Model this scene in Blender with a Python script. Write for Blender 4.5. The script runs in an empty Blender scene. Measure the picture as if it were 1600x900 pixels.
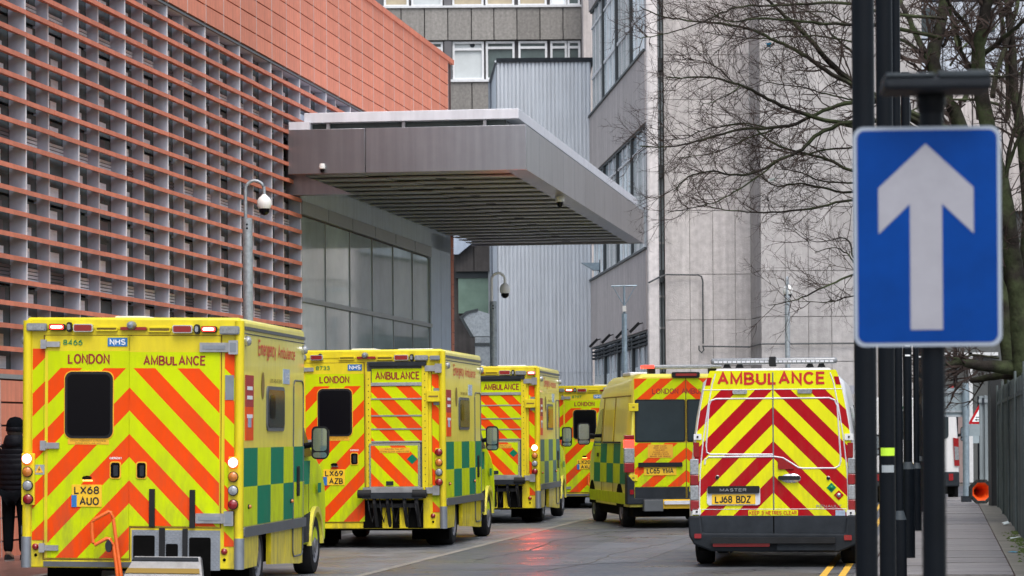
import bpy, bmesh, math, random
from mathutils import Vector, Matrix
random.seed(7)
R = math.radians
SC = bpy.context.scene
COL = SC.collection
# ------------------------------------------------------------------ camera
FPX, CAMH, ROLL = 4700.0, 1.7, 0.0075
cd = bpy.data.cameras.new('camera'); cam = bpy.data.objects.new('camera', cd); COL.objects.link(cam)
cam.matrix_world = Matrix.Translation((0, 0, CAMH)) @ Matrix.Rotation(R(90), 4, 'X') @ Matrix.Rotation(-ROLL, 4, 'Z')
cd.sensor_width = 36.0; cd.lens = FPX / 1600 * 36
cd.shift_y = (677 - 450) / 1600
cd.clip_start = 0.5; cd.clip_end = 2000
cd.dof.use_dof = True; cd.dof.focus_distance = 42; cd.dof.aperture_fstop = 6.2
SC.camera = cam
# ------------------------------------------------------------------ light
SC.view_settings.view_transform = 'Standard'; SC.view_settings.look = 'None'
SC.view_settings.exposure = 0.80; SC.view_settings.gamma = 1
SUN_EL, SUN_AZ = R(60), R(168)
w = bpy.data.worlds.new('World'); SC.world = w; w.use_nodes = True
nt = w.node_tree; bg = nt.nodes['Background']
sky = nt.nodes.new('ShaderNodeTexSky'); sky.sky_type = 'NISHITA'; sky.sun_disc = False
sky.sun_elevation = SUN_EL; sky.sun_rotation = SUN_AZ; sky.dust_density = 4; sky.ozone_density = 1.0
hs = nt.nodes.new('ShaderNodeHueSaturation'); hs.inputs['Saturation'].default_value = 0.60
nt.links.new(sky.outputs[0], hs.inputs['Color']); nt.links.new(hs.outputs[0], bg.inputs['Color'])
bg.inputs['Strength'].default_value = 0.15
sd = bpy.data.lights.new('sun', 'SUN'); sd.energy = 0.7; sd.angle = R(35); sd.color = (1, 0.99, 0.975)
sun = bpy.data.objects.new('sun', sd); COL.objects.link(sun)
sv = Vector((math.sin(SUN_AZ) * math.cos(SUN_EL), math.cos(SUN_AZ) * math.cos(SUN_EL), math.sin(SUN_EL)))
sun.rotation_euler = sv.to_track_quat('Z', 'Y').to_euler(); sun.location = (0, 0, 60)

# ------------------------------------------------------------------ placing
def W(px, py, D):
    """point of the place at depth D seen at photo pixel px,py"""
    u, v = px - 800, 677 - py
    c, s = math.cos(ROLL), math.sin(ROLL)
    return Vector(((u * c + v * s) * D / FPX, D, CAMH + (-u * s + v * c) * D / FPX))
SA = math.atan(670 / FPX)          # heading of the street
def S(t, s, z=0.0):
    return Vector((t * math.cos(SA) + s * math.sin(SA), -t * math.sin(SA) + s * math.cos(SA), z))

# ------------------------------------------------------------------ materials
M = {}
def mat(name, col, rough=0.6, metal=0.0, var=0.12, scale=6.0, bump=0.0, bscale=40.0, coat=0.0, emit=None, es=0.0, spec=0.5, streak=0.0, rv=0.0, col2=None, dirt=0.0):
    m = bpy.data.materials.new(name); m.use_nodes = True
    n = m.node_tree; b = n.nodes['Principled BSDF']
    b.inputs['Roughness'].default_value = rough; b.inputs['Metallic'].default_value = metal
    b.inputs['Coat Weight'].default_value = coat; b.inputs['Specular IOR Level'].default_value = spec
    tc = n.nodes.new('ShaderNodeTexCoord')
    if var > 0:
        nz = n.nodes.new('ShaderNodeTexNoise'); nz.inputs['Scale'].default_value = scale; nz.inputs['Detail'].default_value = 8
        nz.inputs['Roughness'].default_value = 0.65
        n.links.new(tc.outputs['Object'], nz.inputs['Vector'])
        rp = n.nodes.new('ShaderNodeMapRange'); rp.inputs[1].default_value = 0.3; rp.inputs[2].default_value = 0.7
        rp.inputs[3].default_value = 1 - var; rp.inputs[4].default_value = 1 + var * 0.7
        n.links.new(nz.outputs['Fac'], rp.inputs[0])
        last = rp.outputs[0]
        if streak > 0:   # rain streaks running down
            mp = n.nodes.new('ShaderNodeMapping'); mp.inputs['Scale'].default_value = (5, 5, 0.25)
            n.links.new(tc.outputs['Object'], mp.inputs[0])
            n2 = n.nodes.new('ShaderNodeTexNoise'); n2.inputs['Scale'].default_value = 1.6; n2.inputs['Detail'].default_value = 6
            n.links.new(mp.outputs[0], n2.inputs['Vector'])
            r2 = n.nodes.new('ShaderNodeMapRange'); r2.inputs[1].default_value = 0.35; r2.inputs[2].default_value = 0.65
            r2.inputs[3].default_value = 1 - streak; r2.inputs[4].default_value = 1.0 + streak * 0.4
            n.links.new(n2.outputs['Fac'], r2.inputs[0])
            mu = n.nodes.new('ShaderNodeMath'); mu.operation = 'MULTIPLY'
            n.links.new(last, mu.inputs[0]); n.links.new(r2.outputs[0], mu.inputs[1]); last = mu.outputs[0]
        oi = n.nodes.new('ShaderNodeObjectInfo')
        r3 = n.nodes.new('ShaderNodeMapRange'); r3.inputs[3].default_value = 1 - var * 0.5; r3.inputs[4].default_value = 1 + var * 0.5
        n.links.new(oi.outputs['Random'], r3.inputs[0])
        m3 = n.nodes.new('ShaderNodeMath'); m3.operation = 'MULTIPLY'
        n.links.new(last, m3.inputs[0]); n.links.new(r3.outputs[0], m3.inputs[1])
        vm = n.nodes.new('ShaderNodeVectorMath'); vm.operation = 'SCALE'; vm.inputs[0].default_value = col
        if col2:
            mx = n.nodes.new('ShaderNodeMix'); mx.data_type = 'RGBA'; mx.inputs[6].default_value = (*col, 1); mx.inputs[7].default_value = (*col2, 1)
            nm_ = n.nodes.new('ShaderNodeTexNoise'); nm_.inputs['Scale'].default_value = scale * .35; nm_.inputs['Detail'].default_value = 6
            n.links.new(tc.outputs['Object'], nm_.inputs['Vector']); cr = n.nodes.new('ShaderNodeMapRange'); cr.inputs[1].default_value = .42; cr.inputs[2].default_value = .58
            n.links.new(nm_.outputs['Fac'], cr.inputs[0]); n.links.new(cr.outputs[0], mx.inputs[0]); n.links.new(mx.outputs[2], vm.inputs[0])
        n.links.new(m3.outputs[0], vm.inputs['Scale']); n.links.new(vm.outputs[0], b.inputs['Base Color'])
        if dirt > 0:   # road dirt thrown up on the lower panels, with streaks
            sp_ = n.nodes.new('ShaderNodeSeparateXYZ'); n.links.new(tc.outputs['Object'], sp_.inputs[0])
            hm = n.nodes.new('ShaderNodeMapRange'); hm.inputs[1].default_value = 0.2; hm.inputs[2].default_value = 1.7; hm.inputs[3].default_value = 1.0; hm.inputs[4].default_value = 0.22
            n.links.new(sp_.outputs['Z'], hm.inputs[0])
            mp2 = n.nodes.new('ShaderNodeMapping'); mp2.inputs['Scale'].default_value = (3.5, 3.5, 0.9); n.links.new(tc.outputs['Object'], mp2.inputs[0])
            dn = n.nodes.new('ShaderNodeTexNoise'); dn.inputs['Scale'].default_value = 2.2; dn.inputs['Detail'].default_value = 9; dn.inputs['Roughness'].default_value = .7
            n.links.new(mp2.outputs[0], dn.inputs['Vector'])
            dr = n.nodes.new('ShaderNodeMapRange'); dr.inputs[1].default_value = .42; dr.inputs[2].default_value = .72; n.links.new(dn.outputs['Fac'], dr.inputs[0])
            d2 = n.nodes.new('ShaderNodeMath'); d2.operation = 'MULTIPLY'; n.links.new(hm.outputs[0], d2.inputs[0]); n.links.new(dr.outputs[0], d2.inputs[1])
            d3 = n.nodes.new('ShaderNodeMath'); d3.operation = 'MULTIPLY'; d3.inputs[1].default_value = dirt; n.links.new(d2.outputs[0], d3.inputs[0])
            mxd = n.nodes.new('ShaderNodeMix'); mxd.data_type = 'RGBA'; mxd.inputs[7].default_value = (.11, .085, .055, 1)
            n.links.new(d3.outputs[0], mxd.inputs[0]); n.links.new(vm.outputs[0], mxd.inputs[6]); n.links.new(mxd.outputs[2], b.inputs['Base Color'])
        if rv > 0:
            rr_ = n.nodes.new('ShaderNodeMapRange'); rr_.inputs[1].default_value = 0.35; rr_.inputs[2].default_value = 0.65
            rr_.inputs[3].default_value = max(0.05, rough - rv); rr_.inputs[4].default_value = min(1, rough + rv)
            n.links.new(nz.outputs['Fac'], rr_.inputs[0]); n.links.new(rr_.outputs[0], b.inputs['Roughness'])
    else:
        b.inputs['Base Color'].default_value = (*col, 1)
    if bump > 0:
        nb = n.nodes.new('ShaderNodeTexNoise'); nb.inputs['Scale'].default_value = bscale; nb.inputs['Detail'].default_value = 5
        n.links.new(tc.outputs['Object'], nb.inputs['Vector'])
        bp = n.nodes.new('ShaderNodeBump'); bp.inputs['Strength'].default_value = bump; bp.inputs['Distance'].default_value = 0.02
        n.links.new(nb.outputs['Fac'], bp.inputs['Height']); n.links.new(bp.outputs[0], b.inputs['Normal'])
    if emit:
        b.inputs['Emission Color'].default_value = (*emit, 1); b.inputs['Emission Strength'].default_value = es
    M[name] = m
    return m
mat('asphalt', (0.082, 0.092, 0.110), 0.42, var=0.28, scale=0.9, bump=0.35, bscale=70, rv=0.17, col2=(0.115, 0.122, 0.136))
mat('asphalt_old', (0.145, 0.155, 0.170), 0.48, var=0.3, scale=1.5, bump=0.35, bscale=50, rv=0.18, col2=(0.19, 0.195, 0.205))
mat('earth', (0.10, 0.095, 0.085), 0.9)
mat('channel', (0.20, 0.19, 0.17), 0.6, var=0.4, scale=3)
mat('slab', (0.20, 0.19, 0.19), 0.55, var=0.25, scale=3, bump=0.3, bscale=30, rv=0.15)
mat('slab_red', (0.16, 0.085, 0.07), 0.4, var=0.3, scale=4, bump=0.3, bscale=30, rv=0.1)
mat('strip_concrete', (0.19, 0.18, 0.15), 0.7, var=0.3, scale=2, bump=0.4, bscale=25)
mat('kerbstone', (0.24, 0.23, 0.22), 0.7, var=0.2)
mat('moss', (0.075, 0.11, 0.025), 0.95, var=0.5, scale=9)
mat('line_yellow', (0.72, 0.42, 0.05), 0.6, var=0.25, scale=8)
mat('terracotta', (0.70, 0.235, 0.14), 0.65, var=0.14, scale=2.0, bump=0.1, bscale=80, streak=0.12)
mat('terracotta_blade', (0.64, 0.195, 0.11), 0.6, var=0.2, scale=3)
mat('joint_pale', (0.62, 0.47, 0.44), 0.6)
mat('joint_dark', (0.07, 0.035, 0.03), 0.8)
mat('fin', (0.47, 0.55, 0.665), 0.5, var=0.08, scale=3, streak=0.10)
mat('fin_edge', (0.75, 0.76, 0.80), 0.5)
mat('glass_dark', (0.03, 0.042, 0.048), 0.12, var=0.3, scale=0.6, spec=0.35)
mat('glass_teal', (0.085, 0.115, 0.115), 0.25, var=0.4, scale=0.7, spec=0.35)
mat('curtain_glass', (0.36, 0.44, 0.44), 0.06, var=0.3, scale=0.5, spec=0.8)
mat('blind', (0.74, 0.82, 0.86), 0.6, var=0.25, scale=2)
mat('blind_warm', (0.42, 0.36, 0.25), 0.6, var=0.2, scale=2)
mat('room_panel', (0.13, 0.13, 0.14), 0.7, var=0.3, scale=1)
mat('canopy_metal', (0.33, 0.335, 0.36), 0.30, metal=0.9, var=0.10, scale=1.0, bump=0.03, bscale=60, streak=0.10)
mat('soffit', (0.30, 0.315, 0.325), 0.38, metal=0.35, var=0.15, scale=2)
mat('white_metal', (0.68, 0.70, 0.76), 0.4, var=0.08, scale=2, streak=0.08)
mat('grey_frame', (0.30, 0.32, 0.33), 0.45, metal=0.3, var=0.08)
mat('cladding', (0.55, 0.595, 0.65), 0.5, metal=0.15, var=0.06, scale=1, streak=0.12)
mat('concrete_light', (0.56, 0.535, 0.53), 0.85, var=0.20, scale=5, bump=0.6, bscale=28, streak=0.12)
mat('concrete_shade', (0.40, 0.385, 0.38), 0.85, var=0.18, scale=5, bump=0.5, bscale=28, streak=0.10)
mat('spandrel', (0.50, 0.46, 0.445), 0.85, var=0.12, scale=4, bump=0.5, bscale=30, streak=0.20)
mat('tower_panel', (0.25, 0.24, 0.225), 0.85, var=0.3, scale=9, bump=0.6, bscale=24, streak=0.1)
mat('dark_wall', (0.075, 0.068, 0.065), 0.85, var=0.3, scale=2, streak=0.2)
mat('frame_dark', (0.035, 0.045, 0.05), 0.5)
mat('frame_white', (0.66, 0.68, 0.70), 0.5)
mat('window_pale', (0.42, 0.50, 0.55), 0.15, var=0.15, scale=1.5)
mat('frosted', (0.52, 0.56, 0.57), 0.4, var=0.15, scale=1.0)
mat('green_glass', (0.20, 0.30, 0.24), 0.2, var=0.25, scale=1.2)
mat('galvanised', (0.33, 0.37, 0.40), 0.5, metal=0.5, var=0.3, scale=14)
mat('galv_steel', (0.28, 0.36, 0.42), 0.5, metal=0.4, var=0.25, scale=10)
mat('white_plastic', (0.75, 0.75, 0.73), 0.35, var=0.05)
mat('black_glass', (0.004, 0.004, 0.006), 0.10, var=0, spec=0.16)
mat('black_post', (0.004, 0.006, 0.009), 0.38, var=0.2, scale=5, spec=0.12)
mat('post_shade', (0.035, 0.045, 0.053), 0.5, var=0.2, spec=0.2)
mat('sign_blue', (0.0, 0.040, 0.225), 0.45, var=0.14, scale=7, spec=0.10)
mat('sign_white', (0.29, 0.295, 0.335), 0.4, var=0.10, scale=9)
mat('sign_border', (0.29, 0.34, 0.41), 0.4, var=0.04)
mat('sign_back', (0.25, 0.31, 0.34), 0.5, var=0.1)
mat('bark', (0.046, 0.034, 0.030), 0.9, var=0.4, scale=5, bump=0.5, spec=0.15)
mat('bark_green', (0.026, 0.023, 0.020), 0.95, var=0.55, scale=5, bump=0.8, bscale=18, spec=0.1, col2=(0.048, 0.060, 0.030))
mat('hoarding', (0.115, 0.14, 0.14), 0.85, var=0.3, scale=2.0, streak=0.3, spec=0.04)
mat('hoarding_pale', (0.23, 0.27, 0.29), 0.55, var=0.15, scale=2.0, streak=0.25, spec=0.3)
mat('hoarding_dark', (0.012, 0.014, 0.016), 0.6)
mat('paint_yellow', (0.74, 0.61, 0.015), 0.32, var=0.05, scale=1.5, coat=0.1, spec=0.35, streak=0.04, dirt=0.75)
mat('paint_side', (0.84, 0.75, 0.11), 0.28, var=0.04, scale=1.5, coat=0.25, spec=0.4, streak=0.04, dirt=0.6)
mat('film_lime', (0.55, 0.68, 0.0), 0.42, var=0.07, scale=2.5, spec=0.15, dirt=0.6)
mat('film_orange', (0.80, 0.068, 0.002), 0.42, var=0.07, scale=2.5, spec=0.15, dirt=0.6)
mat('film_yellow', (0.74, 0.74, 0.004), 0.40, var=0.05, scale=2.5, spec=0.2, dirt=0.5)
mat('film_red', (0.38, 0.003, 0.010), 0.42, var=0.08, scale=2.5, spec=0.12, dirt=0.5)
mat('strip_red', (0.50, 0.015, 0.02), 0.3, var=0.1)
mat('mirror', (0.42, 0.50, 0.57), 0.1, metal=0.8, var=0)
mat('film_green', (0.0, 0.19, 0.10), 0.5, var=0.08, scale=2.5, spec=0.08, dirt=0.4)
mat('film_green_sheen', (0.09, 0.20, 0.19), 0.5, var=0.08, scale=2.5, spec=0.1, dirt=0.4)  # green film; greyish retroreflective cast of the lighting angle put into the colour
mat('text_red', (0.26, 0.012, 0.01), 0.5, var=0)
mat('text_bright_red', (0.50, 0.012, 0.008), 0.4, var=0)
mat('text_orange', (0.62, 0.09, 0.03), 0.5, var=0)
mat('text_green', (0.0, 0.20, 0.06), 0.5, var=0)
mat('text_black', (0.012, 0.012, 0.012), 0.5, var=0)
mat('text_white', (0.75, 0.78, 0.8), 0.5, var=0)
mat('text_grey', (0.35, 0.36, 0.37), 0.35, metal=0.6, var=0)
mat('text_brown', (0.22, 0.14, 0.02), 0.6, var=0)
mat('badge_blue', (0.02, 0.16, 0.45), 0.4, var=0.05)
mat('badge_pale', (0.35, 0.45, 0.60), 0.4, var=0.3, scale=30)
mat('plate_yellow', (0.86, 0.53, 0.02), 0.35, var=0.08)
mat('label_amber', (0.80, 0.42, 0.02), 0.5, var=0.1)
mat('trim_black', (0.018, 0.019, 0.021), 0.55, var=0.25, scale=5, spec=0.15)
mat('trim_grey', (0.024, 0.029, 0.036), 0.6, var=0.3, scale=4, bump=0.15, bscale=90, spec=0.12)
mat('rail_grey', (0.09, 0.10, 0.11), 0.5, var=0.15)
mat('under', (0.004, 0.004, 0.004), 0.9, var=0.3, spec=0.05)
mat('tyre', (0.016, 0.016, 0.017), 0.85, var=0.3, scale=10, spec=0.15)
mat('rim', (0.20, 0.20, 0.21), 0.45, metal=0.5, var=0.2)
mat('steel', (0.36, 0.37, 0.39), 0.4, metal=0.6, var=0.25, scale=8)
mat('chrome', (0.65, 0.66, 0.68), 0.2, metal=0.8, var=0.05)
mat('guard_grey', (0.24, 0.27, 0.31), 0.4, metal=0.4, var=0.15)
mat('van_white', (0.70, 0.71, 0.72), 0.3, var=0.05, coat=0.4)
mat('lamp_red', (0.25, 0.006, 0.010), 0.12, var=0.15, scale=30, coat=0.6)
mat('lamp_clear', (0.26, 0.28, 0.30), 0.15, var=0.4, scale=40, coat=0.4)
mat('lamp_amber', (0.52, 0.17, 0.02), 0.2, var=0.2, scale=30, coat=0.5)
mat('lit_white', (0.9, 0.8, 0.8), 0.3, var=0, emit=(1, 0.80, 0.76), es=2.6)
mat('lit_red', (0.6, 0.02, 0.02), 0.3, var=0, emit=(1, 0.05, 0.03), es=1.6)
mat('lit_glare', (0.9, 0.7, 0.5), 0.3, var=0, emit=(1, 0.75, 0.55), es=7)
mat('lit_amber', (0.8, 0.4, 0.1), 0.3, var=0, emit=(1, 0.45, 0.08), es=3)
mat('handrail_orange', (0.80, 0.14, 0.02), 0.35, var=0.1, coat=0.3)
mat('cone_orange', (0.85, 0.10, 0.01), 0.45, var=0.1)
mat('cone_rubber', (0.03, 0.032, 0.03), 0.8, var=0.3)
mat('jacket', (0.006, 0.007, 0.011), 0.6, var=0.3, bump=0.5, bscale=10, spec=0.12)
mat('trousers', (0.004, 0.005, 0.007), 0.9, var=0.2, spec=0.05)
mat('skin', (0.45, 0.27, 0.19), 0.5, var=0.08)
mat('hair', (0.02, 0.015, 0.012), 0.7, var=0.2)
mat('bag_blue', (0.02, 0.38, 0.62), 0.5, var=0.1)
mat('litter_white', (0.7, 0.8, 0.78), 0.5, var=0.1)
mat('sticker_lime', (0.45, 0.75, 0.03), 0.5, var=0.1)
mat('sticker_grey', (0.30, 0.34, 0.36), 0.5, var=0.1)
mat('pink_wall', (0.30, 0.23, 0.22), 0.8, var=0.15)
mat('far_grey', (0.085, 0.092, 0.092), 0.8, var=0.15)
mat('far_pale', (0.50, 0.55, 0.62), 0.7, var=0.08, streak=0.08)
mat('far_red', (0.35, 0.02, 0.02), 0.6, var=0.1)

# ------------------------------------------------------------------ mesh builder
class MB:
    def __init__(s): s.v = []; s.f = []; s.m = []
    def add(s, vs, fs, mi=0):
        o = len(s.v); s.v += [tuple(p) for p in vs]
        for f in fs: s.f.append([o + i for i in f]); s.m.append(mi)
        return s
    def box(s, x0, x1, y0, y1, z0, z1, mi=0):
        return s.add([(x0,y0,z0),(x1,y0,z0),(x1,y1,z0),(x0,y1,z0),(x0,y0,z1),(x1,y0,z1),(x1,y1,z1),(x0,y1,z1)],
                     [(0,3,2,1),(4,5,6,7),(0,1,5,4),(1,2,6,5),(2,3,7,6),(3,0,4,7)], mi)
    def prism(s, a, b, mi=0, caps=True):
        """two matching outlines joined"""
        n = len(a); fs = [(i, (i+1) % n, n + (i+1) % n, n + i) for i in range(n)]
        if caps: fs += [tuple(range(n))[::-1], tuple(range(n, 2*n))]
        return s.add(list(a) + list(b), fs, mi)
    def tube(s, pts, rad, n=8, mi=0):
        pts = [Vector(p) for p in pts]; k = len(pts)
        if not hasattr(rad, '__len__'): rad = [rad] * k
        o = len(s.v)
        up = Vector((0, 0, 1))
        for i, p in enumerate(pts):
            d = (pts[min(i+1, k-1)] - pts[max(i-1, 0)])
            d = d.normalized() if d.length > 1e-9 else up
            r = Vector((0, 1, 0)) if abs(d.z) > 0.9 else up
            a = d.cross(r).normalized(); b = d.cross(a)
            for j in range(n):
                t = 2 * math.pi * j / n
                s.v.append(tuple(p + (a * math.cos(t) + b * math.sin(t)) * rad[i]))
        for i in range(k - 1):
            for j in range(n):
                s.f.append([o+i*n+j, o+i*n+(j+1) % n, o+(i+1)*n+(j+1) % n, o+(i+1)*n+j]); s.m.append(mi)
        if n > 2:
            s.f.append([o+j for j in range(n)][::-1]); s.m.append(mi)
            s.f.append([o+(k-1)*n+j for j in range(n)]); s.m.append(mi)
        return s
    def lathe(s, prof, n=24, axis='z', c=(0, 0, 0), mi=0, sx=1, sy=1):
        """prof = [(r, h)...] turned about the axis through c"""
        o = len(s.v); k = len(prof)
        for r, h in prof:
            for j in range(n):
                t = 2 * math.pi * j / n; a, b = r * math.cos(t) * sx, r * math.sin(t) * sy
                q = {'z': (a, b, h), 'x': (h, a, b), 'y': (a, h, b)}[axis]
                s.v.append((q[0] + c[0], q[1] + c[1], q[2] + c[2]))
        for i in range(k - 1):
            for j in range(n):
                s.f.append([o+i*n+j, o+i*n+(j+1) % n, o+(i+1)*n+(j+1) % n, o+(i+1)*n+j]); s.m.append(mi)
        return s
    def mesh(s, name, mats, smooth=False, fix=True):
        me = bpy.data.meshes.new(name); me.from_pydata(s.v, [], s.f)
        for m in mats: me.materials.append(M[m])
        if len(mats) > 1: me.polygons.foreach_set('material_index', s.m)
        if fix:
            bm = bmesh.new(); bm.from_mesh(me); bmesh.ops.recalc_face_normals(bm, faces=bm.faces); bm.to_mesh(me); bm.free()
        if smooth: me.shade_smooth(); me.set_sharp_from_angle(angle=R(smooth if smooth > 1 else 40))
        return me
    def build(s, name, mats, parent=None, smooth=False, bevel=0, label=None, fix=True):
        if isinstance(mats, str): mats = [mats]
        o = bpy.data.objects.new(name, s.mesh(name, mats, smooth, fix)); COL.objects.link(o)
        if parent: o.parent = parent
        if bevel:
            b = o.modifiers.new('bevel', 'BEVEL'); b.width = bevel; b.segments = 3; b.limit_method = 'ANGLE'; b.angle_limit = R(50)
            o.data.shade_smooth(); b.harden_normals = False; o.data.set_sharp_from_angle(angle=R(60))
        if label: o['label'] = label
        return o
def thing(name, label, cat, loc=(0, 0, 0), rz=0.0, group=None, rot=None):
    o = bpy.data.objects.new(name, None); COL.objects.link(o); o.location = loc
    o.rotation_euler = rot if rot else (0, 0, rz); o.empty_display_size = 0.2
    o['label'] = label; o['category'] = cat
    if group: o['group'] = group
    return o
def tag(o, label, cat, group=None):
    o['label'] = label; o['category'] = cat
    if group: o['group'] = group
    return o
def struct(o, label=None):
    o['kind'] = 'structure'
    if label: o['label'] = label
    return o
def inst(name, me, loc, parent=None, rot=(0, 0, 0), scale=(1, 1, 1)):
    o = bpy.data.objects.new(name, me); COL.objects.link(o); o.location = loc; o.rotation_euler = rot; o.scale = scale
    if parent: o.parent = parent
    return o

# frames on a vehicle or wall: R = rear face (looking along +y), S = right flank, L = left flank
def face(kind, a, z, d, base=0.0):
    if kind == 'R': return (a, base - d, z)
    if kind == 'S': return (base + d, a, z)
    if kind == 'L': return (-base - d, a, z)
def rr(x0, z0, x1, z1, r=0.0, n=5):
    if x0 > x1: x0, x1 = x1, x0
    if z0 > z1: z0, z1 = z1, z0
    if r <= 0: return [(x0, z0), (x1, z0), (x1, z1), (x0, z1)]
    r = min(r, (x1-x0)/2.01, (z1-z0)/2.01); out = []
    for cx, cz, a0 in ((x1-r, z0+r, -90), (x1-r, z1-r, 0), (x0+r, z1-r, 90), (x0+r, z0+r, 180)):
        for i in range(n + 1):
            t = R(a0 + 90 * i / n); out.append((cx + r * math.cos(t), cz + r * math.sin(t)))
    return out
def pan(mb, kind, poly, d0, d1, base=0.0, mi=0):
    return mb.prism([face(kind, a, z, d0, base) for a, z in poly], [face(kind, a, z, d1, base) for a, z in poly], mi)
def flat(mb, kind, poly, d, base=0.0, mi=0):
    return mb.add([face(kind, a, z, d, base) for a, z in poly], [tuple(range(len(poly)))], mi)
def ring(mb, kind, po, pi_, d0, d1, base=0.0, mi=0):
    n = len(po)
    A = [face(kind, a, z, d1, base) for a, z in po]; B = [face(kind, a, z, d1, base) for a, z in pi_]
    C = [face(kind, a, z, d0, base) for a, z in po]; D_ = [face(kind, a, z, d0, base) for a, z in pi_]
    fs = []
    for i in range(n):
        j = (i + 1) % n
        fs += [(i, j, n+j, n+i), (2*n+i, 2*n+j, j, i), (n+i, n+j, 3*n+j, 3*n+i)]
    return mb.add(A + B + C + D_, fs, mi)
def clip(poly, nx, nz, c):
    out = []; k = len(poly)
    for i in range(k):
        p, q = poly[i], poly[(i+1) % k]; a = nx*p[0] + nz*p[1] - c; b = nx*q[0] + nz*q[1] - c
        if a <= 0: out.append(p)
        if a * b < 0:
            t = a / (a - b); out.append((p[0] + (q[0]-p[0])*t, p[1] + (q[1]-p[1])*t))
    return out
def chevrons(mb, poly, half, phase, d, sgn_mid=0.0, base=0.0, slope=1.0, side=None, kind='R'):
    """bands falling away from the middle line, material 0 and 1 in turn"""
    for sg in (1, -1):
        if side and sg != side: continue
        pp = clip(poly, -sg, 0, -sg * sgn_mid) if not side else poly
        if len(pp) < 3: continue
        f = [z + slope * sg * (a - sgn_mid) for a, z in pp]
        k0 = math.floor((min(f) - phase) / half); k1 = math.floor((max(f) - phase) / half)
        for k in range(k0, k1 + 1):
            c0 = phase + k * half; c1 = c0 + half
            q = clip(clip(pp, slope*sg, 1, c1 + slope*sg*sgn_mid), -slope*sg, -1, -(c0 + slope*sg*sgn_mid))
            if len(q) >= 3: flat(mb, kind, q, d, base, k % 2)
def _arc(cx, cy, rx, ry, a0, a1, n=10): return [(cx + rx * math.cos(R(a0 + (a1 - a0) * i / n)), cy + ry * math.sin(R(a0 + (a1 - a0) * i / n))) for i in range(n + 1)]
GL = {'A': (.66, [[(0, 0), (.33, 1), (.66, 0)], [(.12, .34), (.54, .34)]]), 'B': (.58, [[(0, .5), (.30, .5)] + _arc(.30, .25, .28, .25, 90, -90) + [(0, 0), (0, 1)] + _arc(.28, .75, .25, .25, 90, -90)]),
 'C': (.62, [_arc(.33, .5, .33, .5, 40, 320, 18)]), 'D': (.62, [[(0, 0), (0, 1)] + _arc(.24, .5, .38, .5, 90, -90, 12) + [(0, 0)]]), 'E': (.52, [[(.52, 1), (0, 1), (0, 0), (.52, 0)], [(0, .52), (.46, .52)]]),
 'F': (.5, [[(.5, 1), (0, 1), (0, 0)], [(0, .52), (.42, .52)]]), 'G': (.66, [_arc(.33, .5, .33, .5, 45, 300, 16) + [(.62, .12), (.62, .46), (.36, .46)]]), 'H': (.56, [[(0, 0), (0, 1)], [(.56, 0), (.56, 1)], [(0, .52), (.56, .52)]]),
 'I': (.0, [[(0, 0), (0, 1)]]), 'J': (.4, [[(.4, 1), (.4, .22)] + _arc(.2, .22, .2, .22, 0, -180, 8)]), 'K': (.58, [[(0, 0), (0, 1)], [(.56, 1), (0, .36)], [(.2, .58), (.6, 0)]]), 'L': (.48, [[(0, 1), (0, 0), (.48, 0)]]),
 'M': (.70, [[(0, 0), (0, 1), (.35, .12), (.70, 1), (.70, 0)]]), 'N': (.56, [[(0, 0), (0, 1), (.56, 0), (.56, 1)]]), 'O': (.70, [_arc(.35, .5, .35, .5, 0, 360, 24)]), 'P': (.54, [[(0, 0), (0, 1)] + _arc(.28, .74, .26, .26, 90, -90) + [(0, .48)]]),
 'Q': (.70, [_arc(.35, .5, .35, .5, 0, 360, 24), [(.42, .25), (.68, 0)]]), 'R': (.58, [[(0, 0), (0, 1)] + _arc(.30, .75, .25, .25, 90, -90) + [(0, .5)], [(.3, .5), (.58, 0)]]),
 'S': (.54, [_arc(.27, .75, .26, .25, 25, 270, 12) + _arc(.27, .25, .27, .25, 90, -155, 12)[1:]]), 'T': (.56, [[(0, 1), (.56, 1)], [(.28, 1), (.28, 0)]]), 'U': (.56, [[(0, 1), (0, .28)] + _arc(.28, .28, .28, .28, 180, 360, 10) + [(.56, 1)]]),
 'V': (.62, [[(0, 1), (.31, 0), (.62, 1)]]), 'W': (.86, [[(0, 1), (.21, 0), (.43, .9), (.65, 0), (.86, 1)]]), 'X': (.60, [[(0, 0), (.6, 1)], [(0, 1), (.6, 0)]]), 'Y': (.60, [[(0, 1), (.3, .45), (.6, 1)], [(.3, .45), (.3, 0)]]), 'Z': (.56, [[(0, 1), (.56, 1), (0, 0), (.56, 0)]]),
 '0': (.52, [_arc(.26, .5, .26, .5, 0, 360, 20)]), '1': (.3, [[(.02, .76), (.22, 1), (.22, 0)]]), '2': (.52, [_arc(.26, .73, .26, .27, 170, -30, 10) + [(0, 0), (.52, 0)]]), '3': (.52, [_arc(.25, .75, .24, .25, 160, -80, 10) + _arc(.26, .26, .26, .26, 90, -160, 10)]),
 '4': (.56, [[(.42, 0), (.42, 1), (0, .30), (.56, .30)]]), '5': (.52, [[(.48, 1), (.08, 1), (.04, .52)] + _arc(.26, .31, .26, .31, 130, -150, 12)]), '6': (.52, [_arc(.26, .31, .26, .31, 0, 360, 18), [(.01, .34), (.10, .72), (.40, 1)]]),
 '7': (.52, [[(0, 1), (.52, 1), (.18, 0)]]), '8': (.52, [_arc(.26, .75, .23, .25, 0, 360, 16), _arc(.26, .27, .26, .27, 0, 360, 16)]), '9': (.52, [_arc(.26, .69, .26, .31, 0, 360, 18), [(.51, .66), (.42, .28), (.12, 0)]])}
LOW = 'abcdefghijklmnopqrstuvwxyz'
_lh = .68
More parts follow.
